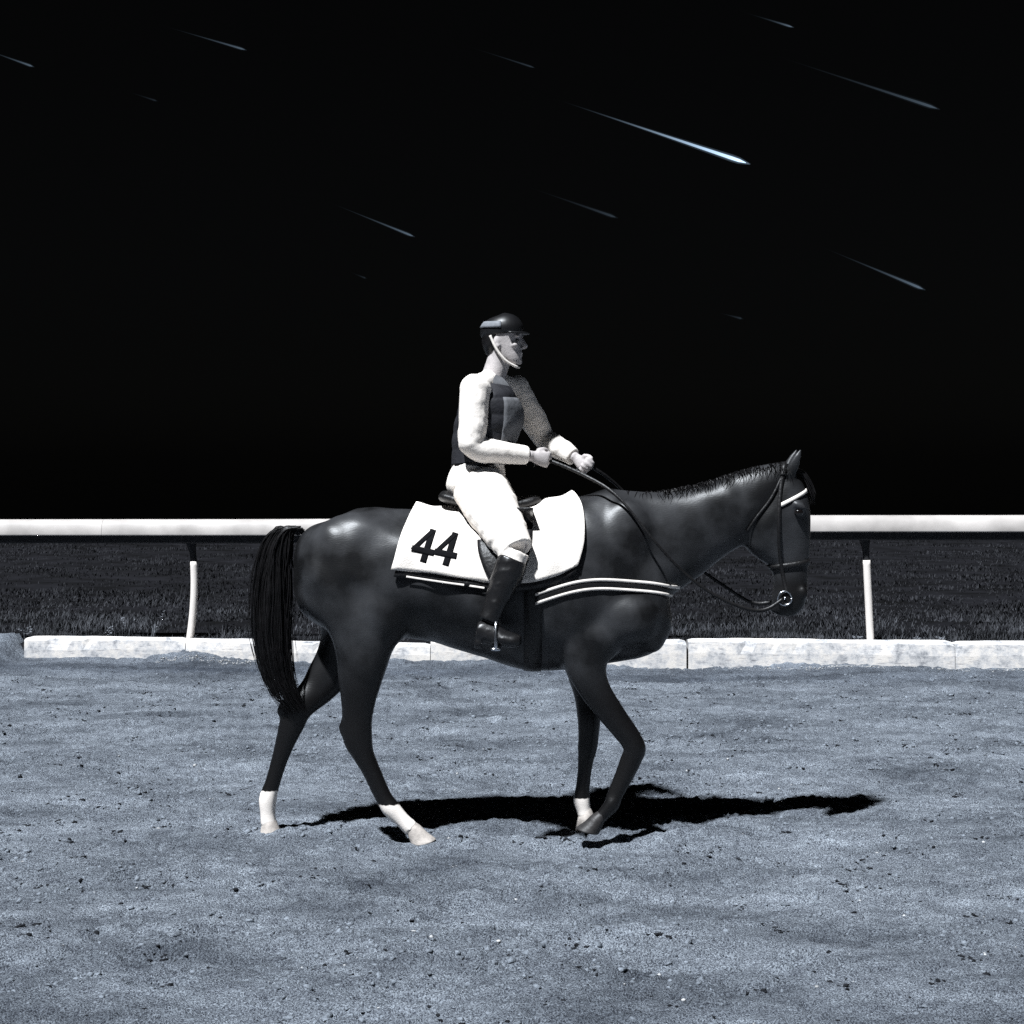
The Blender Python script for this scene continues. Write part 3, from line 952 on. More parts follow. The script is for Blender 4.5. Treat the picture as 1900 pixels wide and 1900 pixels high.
paths = []
for i in range(1800):
    a = random.uniform(0, 6.28); q = math.sqrt(random.random())
    ox, oy = math.cos(a) * q, math.sin(a) * q
    ln = random.uniform(0.62, 1.0) if random.random() < 0.8 else random.uniform(0.5, 0.8)
    if random.random() < 0.07: ox, oy = ox * 1.35, oy * 1.3
    key = [(552, 985, 9, .030), (528, 984, 15, .038), (512, 1020, 24, .050), (505, 1090, 32, .062), (504, 1170, 33, .065), (512, 1240, 30, .06), (530, 1290, 26, .05), (552, 1322, 22, .04)]
    kk = key[:max(4, int(round(len(key) * ln)))]
    paths.append([P(px + ox * sx + random.gauss(0, 2.2), py + (0 if j else oy * 4) + random.gauss(0, 2), oy * sy) for j, (px, py, sx, sy) in enumerate(kk)])
link('tail', strands(paths, 0.0027), M['hair'], horse)
paths = []
crest = spline([(1130, 912), (1205, 917), (1300, 901), (1380, 876), (1440, 864), (1462, 866)], 8)
for i in range(900):
    u = random.random() * (len(crest) - 1.01)
    j = int(u); f = u - j
    px, py = crest[j] * (1 - f) + crest[j + 1] * f
    up = random.uniform(4, 11); sd = 1 if random.random() < 0.8 else -1
    ln = random.uniform(0.06, 0.13) * (1 if sd > 0 else 0.35)
    p0 = P(px, py + 6) + Y0 * random.uniform(-.012, .012)
    paths.append([p0, p0 + Vector((random.uniform(-.01, .01), .012 * sd, up / 377)), p0 + Vector((random.uniform(-.02, .01), .055 * sd, up / 377 - ln * 0.25)), p0 + Vector((random.uniform(-.03, .01), .085 * sd, up / 377 - ln))])
link('mane', strands(paths, 0.0026), M['hair'], horse)
paths = []
for i in range(60):
    p0 = P(1470 + random.uniform(-5, 5), 868) + Y0 * random.uniform(-.025, .025)
    e = P(1510 + random.uniform(-4, 3), 925 + random.uniform(-12, 14)) + Y0 * random.uniform(-.04, .04)
    paths.append([p0, p0.lerp(e, 0.3) + Vector((.022, 0, .012)), p0.lerp(e, 0.7) + Vector((.016, 0, .004)), e])
link('forelock', strands(paths, 0.004), M['hair'], horse)

# ------------------------------------------------------------------ tack: strips laid on the horse by casting rays onto its skin


def skin_ring(c, d, off, bvh=HB, reach=0.72):
    """from far out along d back towards c; first skin hit plus offset"""
    d = d.normalized()
    hit, nrm, _, _ = bvh.ray_cast(c + d * reach, -d, reach + 0.05)
    if hit is None:
        return c + d * 0.05
    if nrm.dot(d) < 0: nrm = -nrm
    return hit + (nrm * 0.5 + d * 0.5).normalized() * off


def band(center, axis_dir, a0, a1, n, width, off, wave=None, ref=None, reach=0.72):
    """strip round an axis through center; returns two-row grid of points"""
    ax = Vector(axis_dir).normalized()
    u = Vector(ref) if ref else ax.orthogonal()
    u = (u - ax * u.dot(ax)).normalized(); w = ax.cross(u)
    rows = []
    for i in range(n + 1):
        a = a0 + (a1 - a0) * i / n
        d = u * math.cos(a) + w * math.sin(a)
        c = Vector(center) + (ax * wave(i / n) if wave else Vector())
        rows.append([skin_ring(c + ax * (k - 0.5) * width, d, off, reach=reach) for k in (0, 0.5, 1.0)])
    return rows


def smooth_rows(rows, it=2):
    for _ in range(it):
        new = [list(r) for r in rows]
        for j in range(1, len(rows) - 1):
            for i in range(len(rows[0])):
                new[j][i] = rows[j][i] * 0.5 + (rows[j - 1][i] + rows[j + 1][i]) * 0.25
        rows = new
    return rows


# ---- saddle cloth
cloth_root = empty('saddle_cloth', (-0.1, 0, 1.55))
tag(cloth_root, 'white number cloth under the saddle showing 44', 'saddle cloth')


def lerp_tab(tab, x):
    return float(np.interp(x, [t[0] for t in tab], [t[1] for t in tab]))


BOT = [(-0.60, 1.335), (-0.573, 1.333), (-0.35, 1.30), (-0.115, 1.268), (0.02, 1.262), (0.12, 1.275), (0.22, 1.31), (0.305, 1.352), (0.34, 1.37)]


def cloth_pt(x, th, off):
    return skin_ring(Vector((x, 0, 1.18)), Vector((0, math.sin(th), math.cos(th))), off)


def theta_at(x, z, off):
    lo, hi = 0.3, 2.0
    for _ in range(18):
        m_ = (lo + hi) / 2
        if cloth_pt(x, m_, off).z > z: lo = m_
        else: hi = m_
    return (lo + hi) / 2


def cloth_grid(xl, xr, zoff, off, nu=34, nw=44, ripple=0.007):
    cols = []
    for i in range(nu + 1):
        u = i / nu
        col = []
        xb = xl(1) + (xr(1) - xl(1)) * u
        tm = theta_at(xb, lerp_tab(BOT, xb) + zoff, off)
        for k in range(nw + 1):
            w = -1 + 2 * k / nw
            x = xl(abs(w)) + (xr(abs(w)) - xl(abs(w))) * u
            rp = ripple * math.sin(u * 17 + abs(w) * 2) * abs(w) ** 2 + ripple * 0.7 * math.sin(u * 31 + 1)
            lift = 0.012 * math.exp(-(w / 0.12) ** 2)
            col.append(cloth_pt(x, w * tm, off + rp + lift))
        cols.append(col)
    return smooth_rows(cols, 1)


XL = lambda w: -0.475 - 0.098 * w ** 1.3
XR = lambda w: 0.300 + 0.045 * math.sin(w * 3.0) + 0.005 * w
o = link('under_pad', grid_mesh(cloth_grid(lambda w: XL(w) + 0.012, lambda w: XR(w) - 0.01, -0.035, 0.014)), M['leather'], cloth_root); solid(o, 0.008)
o = link('cloth', grid_mesh(cloth_grid(XL, XR, 0.0, 0.026)), M['white_cloth'], cloth_root); CB = bvh_of(o.data); solid(o, 0.006)


def side_strip(pts, wdt, off, y_from=-1.2, n=14, bvh=None):
    """flat strip on the near flank: pts in (x,z)"""
    rows_ = spline(pts, n)
    out = []
    for j in range(len(rows_)):
        t = rows_[min(j + 1, len(rows_) - 1)] - rows_[max(j - 1, 0)]
        t = t / np.linalg.norm(t); nrm = np.array([-t[1], t[0]])
        r = []
        for k in (-0.5, -0.17, 0.17, 0.5):
            q = rows_[j] + nrm * wdt * k
            r.append(flank(q[0], q[1], off, y_from, bvh))
        out.append(r)
    return out


def flank(x, z, off, y_from=-1.2, bvh=None):
    hit, nrm, _, _ = (bvh or HB).ray_cast(Vector((x, y_from, z)), Vector((0, 1 if y_from < 0 else -1, 0)), 3)
    if hit is None: return Vector((x, -0.3, z))
    d = Vector((0, -1 if y_from < 0 else 1, 0))
    return hit + d * off


o = link('piping', grid_mesh(side_strip([(x, lerp_tab(BOT, x) - 0.026) for x in (-0.50, -0.40, -0.30, -0.2, -0.13)], 0.009, 0.024)), M['strap'], cloth_root); solid(o, 0.003)


def PN(px, py, y=-0.335):
    p = P(px, py, y); return (p.x, p.z)


def digit(dx, dy):
    bm = bmesh.new()
    parts = [([(802, 984), (784, 1044)], 0.034), ([(801, 987), (764, 1021)], 0.024), ([(763, 1018), (805, 1027)], 0.032)]
    allV, allF = [], []
    for q, (seg, wd) in enumerate(parts):
        pts = [PN(px + dx, py + dy) for px, py in seg]
        pts = [pts[0], ((pts[0][0] + pts[1][0]) / 2, (pts[0][1] + pts[1][1]) / 2), pts[1]]
        rows_ = side_strip(pts, wd * 0.92, 0.0045 + 0.0005 * q, n=5, bvh=CB)
        b = len(allV); n = len(rows_[0])
        allV += [p for r in rows_ for p in r]
        for j in range(len(rows_) - 1):
            for i in range(n - 1):
                allF.append((b + j * n + i, b + j * n + i + 1, b + (j + 1) * n + i + 1, b + (j + 1) * n + i))
    o = link('digit', mesh_from(allV, allF), M['print'], cloth_root)
    solid(o, 0.001)
    o['label'] = 'black numeral 4 printed on the cloth'


digit(0, 0)
digit(42, 6)

# ---- saddle
saddle = empty('saddle', (-0.02, 0, 1.62))
tag(saddle, 'small black leather racing saddle beneath the rider', 'saddle')
c = Clay()
c.loft([(Vector((-0.36, 0, 1.665)), Vector((0, 0, .012)), Y0 * .07), (Vector((-0.33, 0, 1.668)), Vector((0, 0, .030)), Y0 * .115), (Vector((-0.22, 0, 1.640)), Vector((0, 0, .034)), Y0 * .135), (Vector((-0.08, 0, 1.625)), Vector((0, 0, .034)), Y0 * .115),
        (Vector((0.05, 0, 1.635)), Vector((0, 0, .034)), Y0 * .10), (Vector((0.11, 0, 1.648)), Vector((0, 0, .030)), Y0 * .085), (Vector((0.145, 0, 1.650)), Vector((0, 0, .012)), Y0 * .05)], k=4, n=24, ex=2.4)
link('seat', c.finish(0.009, 4), M['leather'], saddle)
for s in (-1, 1):
    rows = []
    for i in range(15):
        u = i / 14
        z = 1.62 - u * 0.36
        xl, xr = -0.13 + 0.05 * u - 0.06 * math.sin(u * 3), 0.10 + 0.02 * math.sin(u * 3.1) - 0.06 * u
        rows.append([flank(xl + (xr - xl) * k / 10, z, 0.043, -1.2 * (-s) if s > 0 else -1.2) for k in range(11)])
    rows = smooth_rows(rows, 1)
    o = link('flap', grid_mesh(rows), M['leather'], saddle); solid(o, 0.007)
rows = smooth_rows(band((0.10, 0, 1.2), (1, 0, 0), math.radians(70), math.radians(290), 50, 0.085, 0.004, ref=(0, 0, 1)), 2)
o = link('girth', grid_mesh(rows), M['leather'], saddle); solid(o, 0.005)
for s in (-1, 1):
    a0 = Vector((-0.02, 0.355 * s, 1.56)); a1 = Vector((-0.075, 0.425 * s, 1.100))
    rows = [[a0.lerp(a1, u) + Vector((dx, 0.0, 0)) + Vector((0, 0.02 * s * math.sin(u * 3.14), 0)) for dx in (-0.012, 0.012)] for u in np.linspace(0, 1, 8)]
    o = link('stirrup_leather', grid_mesh(rows), M['leather'], saddle); solid(o, 0.005)
    b = Vector((-0.075, 0.425 * s, 0.972))
    arch = []
    for i in range(19):
        t = math.pi * i / 18
        arch.append(b + Vector((0.0, math.cos(t) * 0.062, math.sin(t) ** 0.8 * 0.135)))
    st = link('stirrup', tube_mesh(arch, 0.0075, 8, k=2), M['steel'], saddle)
    c = Clay(); c.loft([(b + Vector((0, -0.066, 0)), Vector((0.022, 0, 0)), Vector((0, 0, 0.007))), (b, Vector((0.026, 0, 0)), Vector((0, 0, 0.008))), (b + Vector((0, 0.066, 0)), Vector((0.022, 0, 0)), Vector((0, 0, 0.007)))], k=3, n=12, ex=3)
    link('stirrup_tread', c.raw('tread'), M['steel'], saddle)

# ---- breast collar
collar = empty('breast_collar', (0.4, 0, 1.2))
tag(collar, 'dark breast strap with white edges round the horse chest', 'breast strap')


def chest_row(z_off, off, n=60):
    out = []
    for i in range(n + 1):
        a = math.radians(-112 + 224 * i / n)
        d = Vector((math.cos(a), math.sin(a), 0))
        x_c = 0.24
        t = abs(a) / math.radians(112)
        z = 1.205 + 0.055 * math.sin(max(0, min(1, t)) * math.pi * 0.95) * (1 if t > 0.2 else t * 5) - 0.02 * t ** 4
        out.append(skin_ring(Vector((x_c, 0, z + z_off)), d, off))
    return out


def chest_band(z0, z1, off):
    r = [chest_row(z, off) for z in np.linspace(z0, z1, 3)]
    return smooth_rows([[r[k][i] for k in range(3)] for i in range(len(r[0]))], 3)


o = link('strap', grid_mesh(chest_band(-0.026, 0.026, 0.006)), M['leather'], collar); solid(o, 0.005)
o = link('edging', grid_mesh(chest_band(0.012, 0.027, 0.0095)), M['strap'], collar); solid(o, 0.003)
o = link('edging', grid_mesh(chest_band(-0.030, -0.016, 0.0095)), M['strap'], collar); solid(o, 0.003)

# ---- bridle
bridle = empty('bridle', P(1450, 1000))
tag(bridle, 'black leather bridle with steel bit and slack reins', 'bridle')
hd = (P(1500, 1100) - P(1440, 900)).normalized()
headax = (P(1466, 1120) - P(1440, 950)).normalized()
rows = smooth_rows(band(P(1462, 1048), headax, 0, 2 * math.pi, 36, 0.028, 0.006, ref=(0, 1, 0), reach=0.16), 1)
rows[-1] = rows[0]
o = link('noseband', grid_mesh(rows), M['leather'], bridle); solid(o, 0.005)
rows = smooth_rows(band(P(1445, 935), (0.45, 0, -0.9), math.radians(-100), math.radians(100), 24, 0.018, 0.006, ref=(1, 0, 0.4), reach=0.25), 1)
o = link('browband', grid_mesh(rows), M['strap'], bridle); solid(o, 0.004)


def head_line(pts, s, off=0.007, width=0.018):
    rows_ = spline(pts, 6)
    out = []
    for j in range(len(rows_)):
        t = rows_[min(j + 1, len(rows_) - 1)] - rows_[max(j - 1, 0)]
        t = t / np.linalg.norm(t)
        r = []
        for k in (-0.5, 0.5):
            p = P(rows_[j][0] - t[1] * k * width * 377, rows_[j][1] + t[0] * k * width * 377)
            hit, nrm, _, _ = HB.ray_cast(p + Y0 * 0.6 * s, -Y0 * s, 0.62)
            r.append((hit if hit else p + Y0 * 0.06 * s) + Y0 * off * s)
        out.append(r)
    return smooth_rows(out, 1)


for s in (-1, 1):
    o = link('cheekpiece', grid_mesh(head_line([(1448, 884), (1440, 930), (1440, 1000), (1448, 1060), (1456, 1098)], s)), M['leather'], bridle); solid(o, 0.004)
    o = link('throatlash', grid_mesh(head_line([(1446, 886), (1425, 925), (1398, 960), (1382, 985)], s, width=0.013)), M['leather'], bridle); solid(o, 0.004)
    bc = P(1452, 1108) + Y0 * 0.064 * s
    ring = [bc + Vector((math.cos(t) * 0.034, 0, math.sin(t) * 0.034)) for t in np.linspace(0, 2 * math.pi, 17)]
    link('bit_ring', tube_mesh(ring, 0.0045, 8, k=2), M['steel'], bridle)
    bk = P(1440, 932) + Y0 * 0.092 * s
hp = [P(1448, 884) + Y0 * -0.07, P(1452, 866) + Y0 * -0.05, P(1454, 860), P(1452, 866) + Y0 * 0.05, P(1448, 884) + Y0 * 0.07]
o = link('headpiece', grid_mesh([[p + Vector((-0.012, 0, 0.006)), p + Vector((0.012, 0, 0.008))] for p in [Vector(r) for r in spline([list(p) for p in hp], 5)]]), M['leather'], bridle); solid(o, 0.005)
link('bit_mouthpiece', tube_mesh([P(1452, 1108) + Y0 * -0.064, P(1456, 1106), P(1452, 1108) + Y0 * 0.064], 0.006, 8), M['steel'], bridle)

# ------------------------------------------------------------------ rider
rider = empty('person', (-0.12, 0, 1.66))
tag(rider, 'rider in black helmet, dark vest, white sleeves and white breeches sitting on the horse', 'person')
HIP_N, HIP_F = Vector((-0.165, -0.112, 1.728)), Vector((-0.165, 0.112, 1.728))
KNEE_N, KNEE_F = P(958, 1022, -0.385), Vector((0.03, 0.385, 1.425))
ANK_N, ANK_F = P(906, 1152, -0.425), Vector((-0.105, 0.425, 1.085))
PELV, WAIST, CHEST, SHLD = Vector((-0.175, 0, 1.725)), Vector((-0.165, 0, 1.84)), Vector((-0.125, 0, 2.05)), Vector((-0.115, 0, 2.185))
SH_N, EL_N, WR_N = P(882, 722, -0.185), P(874, 832, -0.215), P(985, 846, -0.085)
SH_F, EL_F, WR_F = P(955, 722, 0.175), P(1010, 815, 0.265), P(1068, 850, 0.13)


def torso(c, g, hips=True):
    rings = []
    if hips:
        rings += [(PELV + Vector((0, 0, -0.085)), Vector((.07 + g, 0, 0)), Y0 * (.10 + g)), (PELV, Vector((.115 + g, 0, 0)), Y0 * (.165 + g))]
    rings += [(WAIST, Vector((.095 + g, 0, 0.01)), Y0 * (.135 + g)), ((WAIST + CHEST) / 2 + Vector((.008, 0, 0)), Vector((.120 + g, 0, 0.01)), Y0 * (.15 + g)), (CHEST + Vector((.012, 0, 0)), Vector((.130 + g, 0, 0.01)), Y0 * (.165 + g)),
              (SHLD + Vector((0, 0, -.03)), Vector((.095 + g, 0, .01)), Y0 * (.165 + g)), (SHLD + Vector((0.005, 0, .022)), Vector((.065 + g, 0, 0)), Y0 * (.095 + g)), (SHLD + Vector((0.012, 0, .055)), Vector((.05 + g, 0, 0)), Y0 * (.055 + g))]
    c.loft(rings, k=4, n=28, ex=2.2)


def trapezius(c, g):
    for S in (SH_N, SH_F):
        c.limb([(SHLD + Vector((0.012, 0, .075)), .045 + g, .045 + g), (SHLD.lerp(S, .45) + Vector((.004, 0, .030)), .050 + g, .046 + g), (S + Vector((0, 0, .004)), .056 + g, .056 + g)], k=4, n=16, side=(1, 0, 0))


def arm(c, S, E_, W, g, cut=1.0):
    pts = [(S + Vector((0, -math.copysign(.03, S.y) * 0 , .0)), .056, .056), (S.lerp(E_, .25), .055, .055), (S.lerp(E_, .6), .050, .050), (E_ + (S - E_) * .06, .041, .041), (E_.lerp(W, .12), .042, .042), (E_.lerp(W, .35), .041, .041), (E_.lerp(W, .7), .033, .033), (E_.lerp(W, cut), .027, .027)]
    c.limb([(p, a + g, b + g) for p, a, b in pts], k=3, n=16, side=(0, 1, 0.05))
    c.ball(S, (.058 + g, .056 + g, .058 + g))


def thigh(c, H, K, g):
    c.limb([(H, .118 + g, .096 + g), (H.lerp(K, .35), .110 + g, .084 + g), (H.lerp(K, .7), .088 + g, .068 + g), (K, .066 + g, .056 + g)], k=4, n=18)


def shin(c, K, A, g, u0=0.0, u1=1.0):
    tab = [(0, .058, .052), (.12, .057, .052), (.32, .058, .054), (.6, .046, .044), (.85, .037, .036), (1.0, .038, .036)]
    rows_ = [(u, a, b) for u, a, b in tab if u0 <= u <= u1]
    c.limb([(K.lerp(A, u), a + g, b + g) for u, a, b in rows_], k=3, n=16)


def foot(c, A, g):
    s = math.copysign(1, A.y)
    c.limb([(A + Vector((-.055, 0, -.045)), .030 + g, .030 + g), (A + Vector((-.03, 0, -.048)), .042 + g, .034 + g), (A + Vector((.02, .004 * s, -.060)), .040 + g, .036 + g), (A + Vector((.075, .012 * s, -.082)), .028 + g, .042 + g), (A + Vector((.125, .022 * s, -.090)), .022 + g, .036 + g), (A + Vector((.150, .027 * s, -.092)), .012 + g, .020 + g)], k=3, n=16)


def hand(c, W, E_, sgn):
    """loose fist: palm, four curled fingers, thumb; sgn = +1 when the palm faces +Y"""
    f = (W - E_).normalized(); f = Vector((f.x, f.y * 0.6, f.z - 0.10)).normalized()
    inn = Vector((0, sgn, 0)); inn = (inn - f * inn.dot(f)).normalized()
    up = inn.cross(f) if sgn < 0 else f.cross(inn)
    if up.z < 0: up = -up
    c.limb([(W - f * 0.02, .024, .020), (W + f * .012, .028, .019), (W + f * .05, .038, .018), (W + f * .085, .040, .015), (W + f * .095, .034, .010)], k=3, n=14, side=tuple(inn))
    for i, (h, l) in enumerate(((.031, 1.0), (.0105, 1.1), (-.010, 1.03), (-.030, .82))):
        k0 = W + f * (.086 - 0.004 * abs(i - 1)) + up * h
        k1 = k0 + f * .020 * l + inn * .030 * l
        k2 = k1 - f * .026 * l + inn * .020 * l
        k3 = k2 - f * .020 * l - inn * .012 * l
        c.limb([(k0, .0095, .0095), (k1, .0092, .0092), (k2, .0085, .0085), (k3, .0070, .0070)], k=4, n=10, side=tuple(up))
    t0 = W + f * .028 + up * .030 + inn * .004; t1 = W + f * .058 + up * .046 + inn * .020; t2 = W + f * .086 + up * .046 + inn * .036
    c.limb([(t0, .014, .014), (t1, .0115, .0115), (t2, .009, .009)], k=4, n=10, side=tuple(up))
    return W + f * .078 + inn * .030


HC = P(943, 690)      # base of the skull in front of the neck
yaw = Matrix.Rotation(math.radians(-16), 3, 'Z')
HEADP = Vector((-0.045, 0, 2.315))                # chin height, centre of the skull


def Hd(x, y, z):
    """head frame: x forward, y to the left, z up from the chin"""
    return HEADP + yaw @ Vector((x, y, z))


bc = Clay()
torso(bc, 0); trapezius(bc, -.004)
arm(bc, SH_N, EL_N, WR_N, 0); arm(bc, SH_F, EL_F, WR_F, 0)
thigh(bc, HIP_N, KNEE_N, 0); thigh(bc, HIP_F, KNEE_F, 0)
shin(bc, KNEE_N, ANK_N, 0); shin(bc, KNEE_F, ANK_F, 0)
foot(bc, ANK_N, 0); foot(bc, ANK_F, 0)
grip_n = hand(bc, WR_N, EL_N, 1); grip_f = hand(bc, WR_F, EL_F, -1)
bc.limb([(SHLD + Vector((0.005, 0, -.01)), .066, .064), (SHLD + Vector((.020, 0, .06)), .060, .057), (HEADP + Vector((-.018, 0, .03)), .058, .056), (HEADP + Vector((-.012, 0, .09)), .056, .056)], k=3, n=18)
HR = [(.000, .082, .040, .022), (.014, .092, .010, .040), (.040, .095, -.030, .053), (.070, .094, -.066, .061), (.100, .093, -.088, .067), (.130, .092, -.098, .072), (.160, .093, -.100, .075), (.190, .080, -.092, .070), (.213, .048, -.066, .050), (.224, .012, -.03, .022)]
bc.loft([(Hd((a + b) / 2, 0, z), yaw @ Vector(((a - b) / 2, 0, 0)), yaw @ Vector((0, w, 0))) for z, a, b, w in HR], k=4, n=26, ex=2.15)
bc.limb([(Hd(.090, 0, .132), .008, .009), (Hd(.104, 0, .110), .011, .011), (Hd(.116, 0, .090), .013, .014), (Hd(.100, 0, .080), .008, .012)], k=4, n=12)        # nose
bc.ball(Hd(.094, 0, .058), (.009, .020, .006)); bc.ball(Hd(.092, 0, .048), (.009, .017, .006)); bc.ball(Hd(.086, 0, .014), (.014, .018, .014))            # lips, chin
for s in (-1, 1):
    bc.ball(Hd(.082, .030 * s, .140), (.014, .026, .008)); bc.ball(Hd(.070, .040 * s, .095), (.020, .020, .016))       # brow, cheekbone
    bc.ball(Hd(-.012, .073 * s, .108), (.018, .009, .030), E(0.2)); bc.ball(Hd(-.004, .078 * s, .090), (.010, .006, .012))   # ear, lobe
link('body', bc.finish(0.0058, 3, 'rider_body'), M['skin'], rider)
for s in (-1, 1):
    c = Clay(); c.ball(Hd(.081, .031 * s, .119), (.010, .013, .007)); link('eye', c.raw(), M['eye'], rider)


def wrinkle(me, amp, fr, seed):
    n = len(me.vertices)
    co = np.empty(n * 3); me.vertices.foreach_get('co', co); co = co.reshape(-1, 3)
    no = np.empty(n * 3); me.vertices.foreach_get('normal', no); no = no.reshape(-1, 3)
    d = vnoise(co[:, 0] * fr + co[:, 1] * fr * 0.6, co[:, 2] * fr * 1.7 + co[:, 1] * fr, seed) + 0.5 * vnoise(co[:, 0] * fr * 2.3, co[:, 2] * fr * 3 + co[:, 1] * fr * 2, seed + 1)
    ridge = np.where(d > 0, d, d * 0.3)
    co += no * (ridge * amp)[:, None]
    me.vertices.foreach_set('co', co.ravel()); me.update()
    return me


c = Clay(); torso(c, .010, hips=False); trapezius(c, .004)
arm(c, SH_N, EL_N, WR_N, .019, 0.93); arm(c, SH_F, EL_F, WR_F, .017, 0.93)
link('shirt', wrinkle(c.finish(0.007, 3), .0045, 13, 71), M['white_silk'], rider)
c = Clay(); torso(c, .030)
thigh(c, HIP_N, KNEE_N, .018); thigh(c, HIP_F, KNEE_F, .018)
shin(c, KNEE_N, ANK_N, .008, 0, .35); shin(c, KNEE_F, ANK_F, .008, 0, .35)
me_b = c.finish(0.007, 4)
bm = bmesh.new(); bm.from_mesh(me_b)
bmesh.ops.bisect_plane(bm, geom=bm.verts[:] + bm.edges[:] + bm.faces[:], plane_co=WAIST + Vector((0, 0, -0.005)), plane_no=(-0.10, 0, 1), clear_outer=True)
bm.to_mesh(me_b); bm.free()
link('breeches', wrinkle(me_b, .006, 13, 73), M['breeches'], rider)
# vest: padded torso shell with armholes, cut at the hem
c = Clay(); torso(c, .034)
me_v = c.finish(0.008, 3)
bm = bmesh.new(); bm.from_mesh(me_v)
bmesh.ops.bisect_plane(bm, geom=bm.verts[:] + bm.edges[:] + bm.faces[:], plane_co=WAIST + Vector((0, 0, 0.0)), plane_no=(-0.10, 0, 1), clear_inner=True)
bmesh.ops.bisect_plane(bm, geom=bm.verts[:] + bm.edges[:] + bm.faces[:], plane_co=SHLD + Vector((0, 0, 0.035)), plane_no=(0.15, 0, 1), clear_outer=True)
bm.to_mesh(me_v); bm.free()
n = len(me_v.vertices)
co = np.empty(n * 3); me_v.vertices.foreach_get('co', co); co = co.reshape(-1, 3)
no = np.empty(n * 3); me_v.vertices.foreach_get('normal', no); no = no.reshape(-1, 3)
pad = 0.006 * np.abs(np.sin(co[:, 2] * 38)) ** 0.5
co += no * pad[:, None]
me_v.vertices.foreach_set('co', co.ravel()); me_v.update()
vest = link('vest', me_v, M['vest'], rider)
VB = bvh_of(me_v)
rows = []
for z in np.linspace(1.875, 2.15, 16):
    r = []
    for a in np.linspace(math.radians(-62), math.radians(30), 16):
        c0 = Vector((-0.14, 0, z)); d = Vector((math.cos(a), math.sin(a), 0))
        hit, nrm, _, _ = VB.ray_cast(c0 + d, -d, 1.0)
        r.append((hit if hit else c0 + d * .14) + d * 0.005)
    rows.append(r)
o = link('front_panel', grid_mesh(rows), M['vest_panel'], vest); solid(o, 0.006)
# belt
rows = []
for i in range(33):
    a = 2 * math.pi * i / 32
    p = WAIST + Vector((math.cos(a) * .128, math.sin(a) * .170, -0.008 + 0.012 * math.cos(a)))
    rows.append([p + Vector((0, 0, -.016)), p + Vector((math.cos(a) * .004, math.sin(a) * .004, 0)), p + Vector((0, 0, .016))])
o = link('belt', grid_mesh(rows), M['leather'], rider); solid(o, 0.006)
# neckerchief
rows = []
for i in range(29):
    a = 2 * math.pi * i / 28
    ca, sa_ = math.cos(a), math.sin(a)
    fr = max(0, ca)
    top = SHLD + Vector((0.016 + ca * .060, sa_ * .060, .085 - 0.02 * fr))
    bot = SHLD + Vector((0.010 + ca * (.088 + .03 * fr), sa_ * .098, .028 - 0.085 * fr))
    mid = (top + bot) / 2 + Vector((ca * .012, sa_ * .012, 0))
    rows.append([bot, mid, top])
o = link('neckerchief', grid_mesh(rows), M['vest_panel'], rider); solid(o, 0.005)
for (K, A) in ((KNEE_N, ANK_N), (KNEE_F, ANK_F)):
    c = Clay(); shin(c, K, A, .013, .12, 1.0); foot(c, A, .010)
    c.limb([(A + Vector((-.062, 0, -.098)), .03, .03), (A + Vector((-.03, 0, -.100)), .03, .032)], k=2, n=12)
    me_ = wrinkle(c.finish(0.006, 3), .003, 20, 77)
    link('boot', me_, M['boot'], rider)
# helmet
hel = Clay()
HH = [(.146, .098, -.110, .080), (.16, .102, -.114, .085), (.185, .100, -.112, .085), (.213, .085, -.098, .075), (.236, .056, -.070, .054), (.248, .012, -.028, .022)]
hel.loft([(Hd((a + b) / 2, 0, z + .004 * 0), yaw @ Vector(((a - b) / 2, 0, .010)), yaw @ Vector((0, w, 0))) for z, a, b, w in HH], k=4, n=28, ex=2.1)
helmet = link('helmet', hel.finish(0.006, 3), M['helmet'], rider)
c = Clay()
c.loft([(Hd(-.052, 0, .050), yaw @ Vector((.030, 0, 0)), yaw @ Vector((0, .044, 0))), (Hd(-.046, 0, .085), yaw @ Vector((.052, 0, 0)), yaw @ Vector((0, .068, 0))), (Hd(-.040, 0, .125), yaw @ Vector((.064, 0, 0)), yaw @ Vector((0, .0765, 0))), (Hd(-.02, 0, .17), yaw @ Vector((.080, 0, 0)), yaw @ Vector((0, .0775, 0)))], k=4, n=24)
link('hair', wrinkle(c.raw('hair'), .003, 60, 79), M['hair'], rider)
helmet['label'] = 'black riding helmet with grey band'
rows = []
for i in range(17):
    a = math.radians(-62 + 124 * i / 16)
    p = lambda r, z, sx=1.0: Hd(-.004 + math.cos(a) * .112 * r * sx, math.sin(a) * .092 * r, z)
    rows.append([p(0.88, .160), p(0.98, .158, 1.0 + .08 * math.cos(a)), p(1.06, .152, 1.0 + .16 * math.cos(a) ** 2)])
o = link('peak', grid_mesh(rows), M['helmet'], helmet); solid(o, 0.006)
HBV = bvh_of(helmet.data)
rows = []
for i in range(13):
    a = math.radians(-176 + 96 * i / 12)
    r = []
    for z in (.166, .176, .186, .198):
        c0 = Hd(0, 0, z); d = yaw @ Vector((math.cos(a), math.sin(a), .15)).normalized()
        hit, nrm, _, _ = HBV.ray_cast(c0 + d * .5, -d, .6)
        r.append((hit if hit else c0 + d * .1) + d * .004)
    rows.append(r)
o = link('band', grid_mesh(rows), M['helmet_patch'], helmet); solid(o, 0.004)
for s in (-1, 1):
    link('chin_strap', tube_mesh([Hd(-.040, .086 * s, .140), Hd(-.010, .080 * s, .075), Hd(.030, .062 * s, .020), Hd(.070, .030 * s, -.008), Hd(.082, 0, -.012)], .0065, 6), M['strap'], helmet)

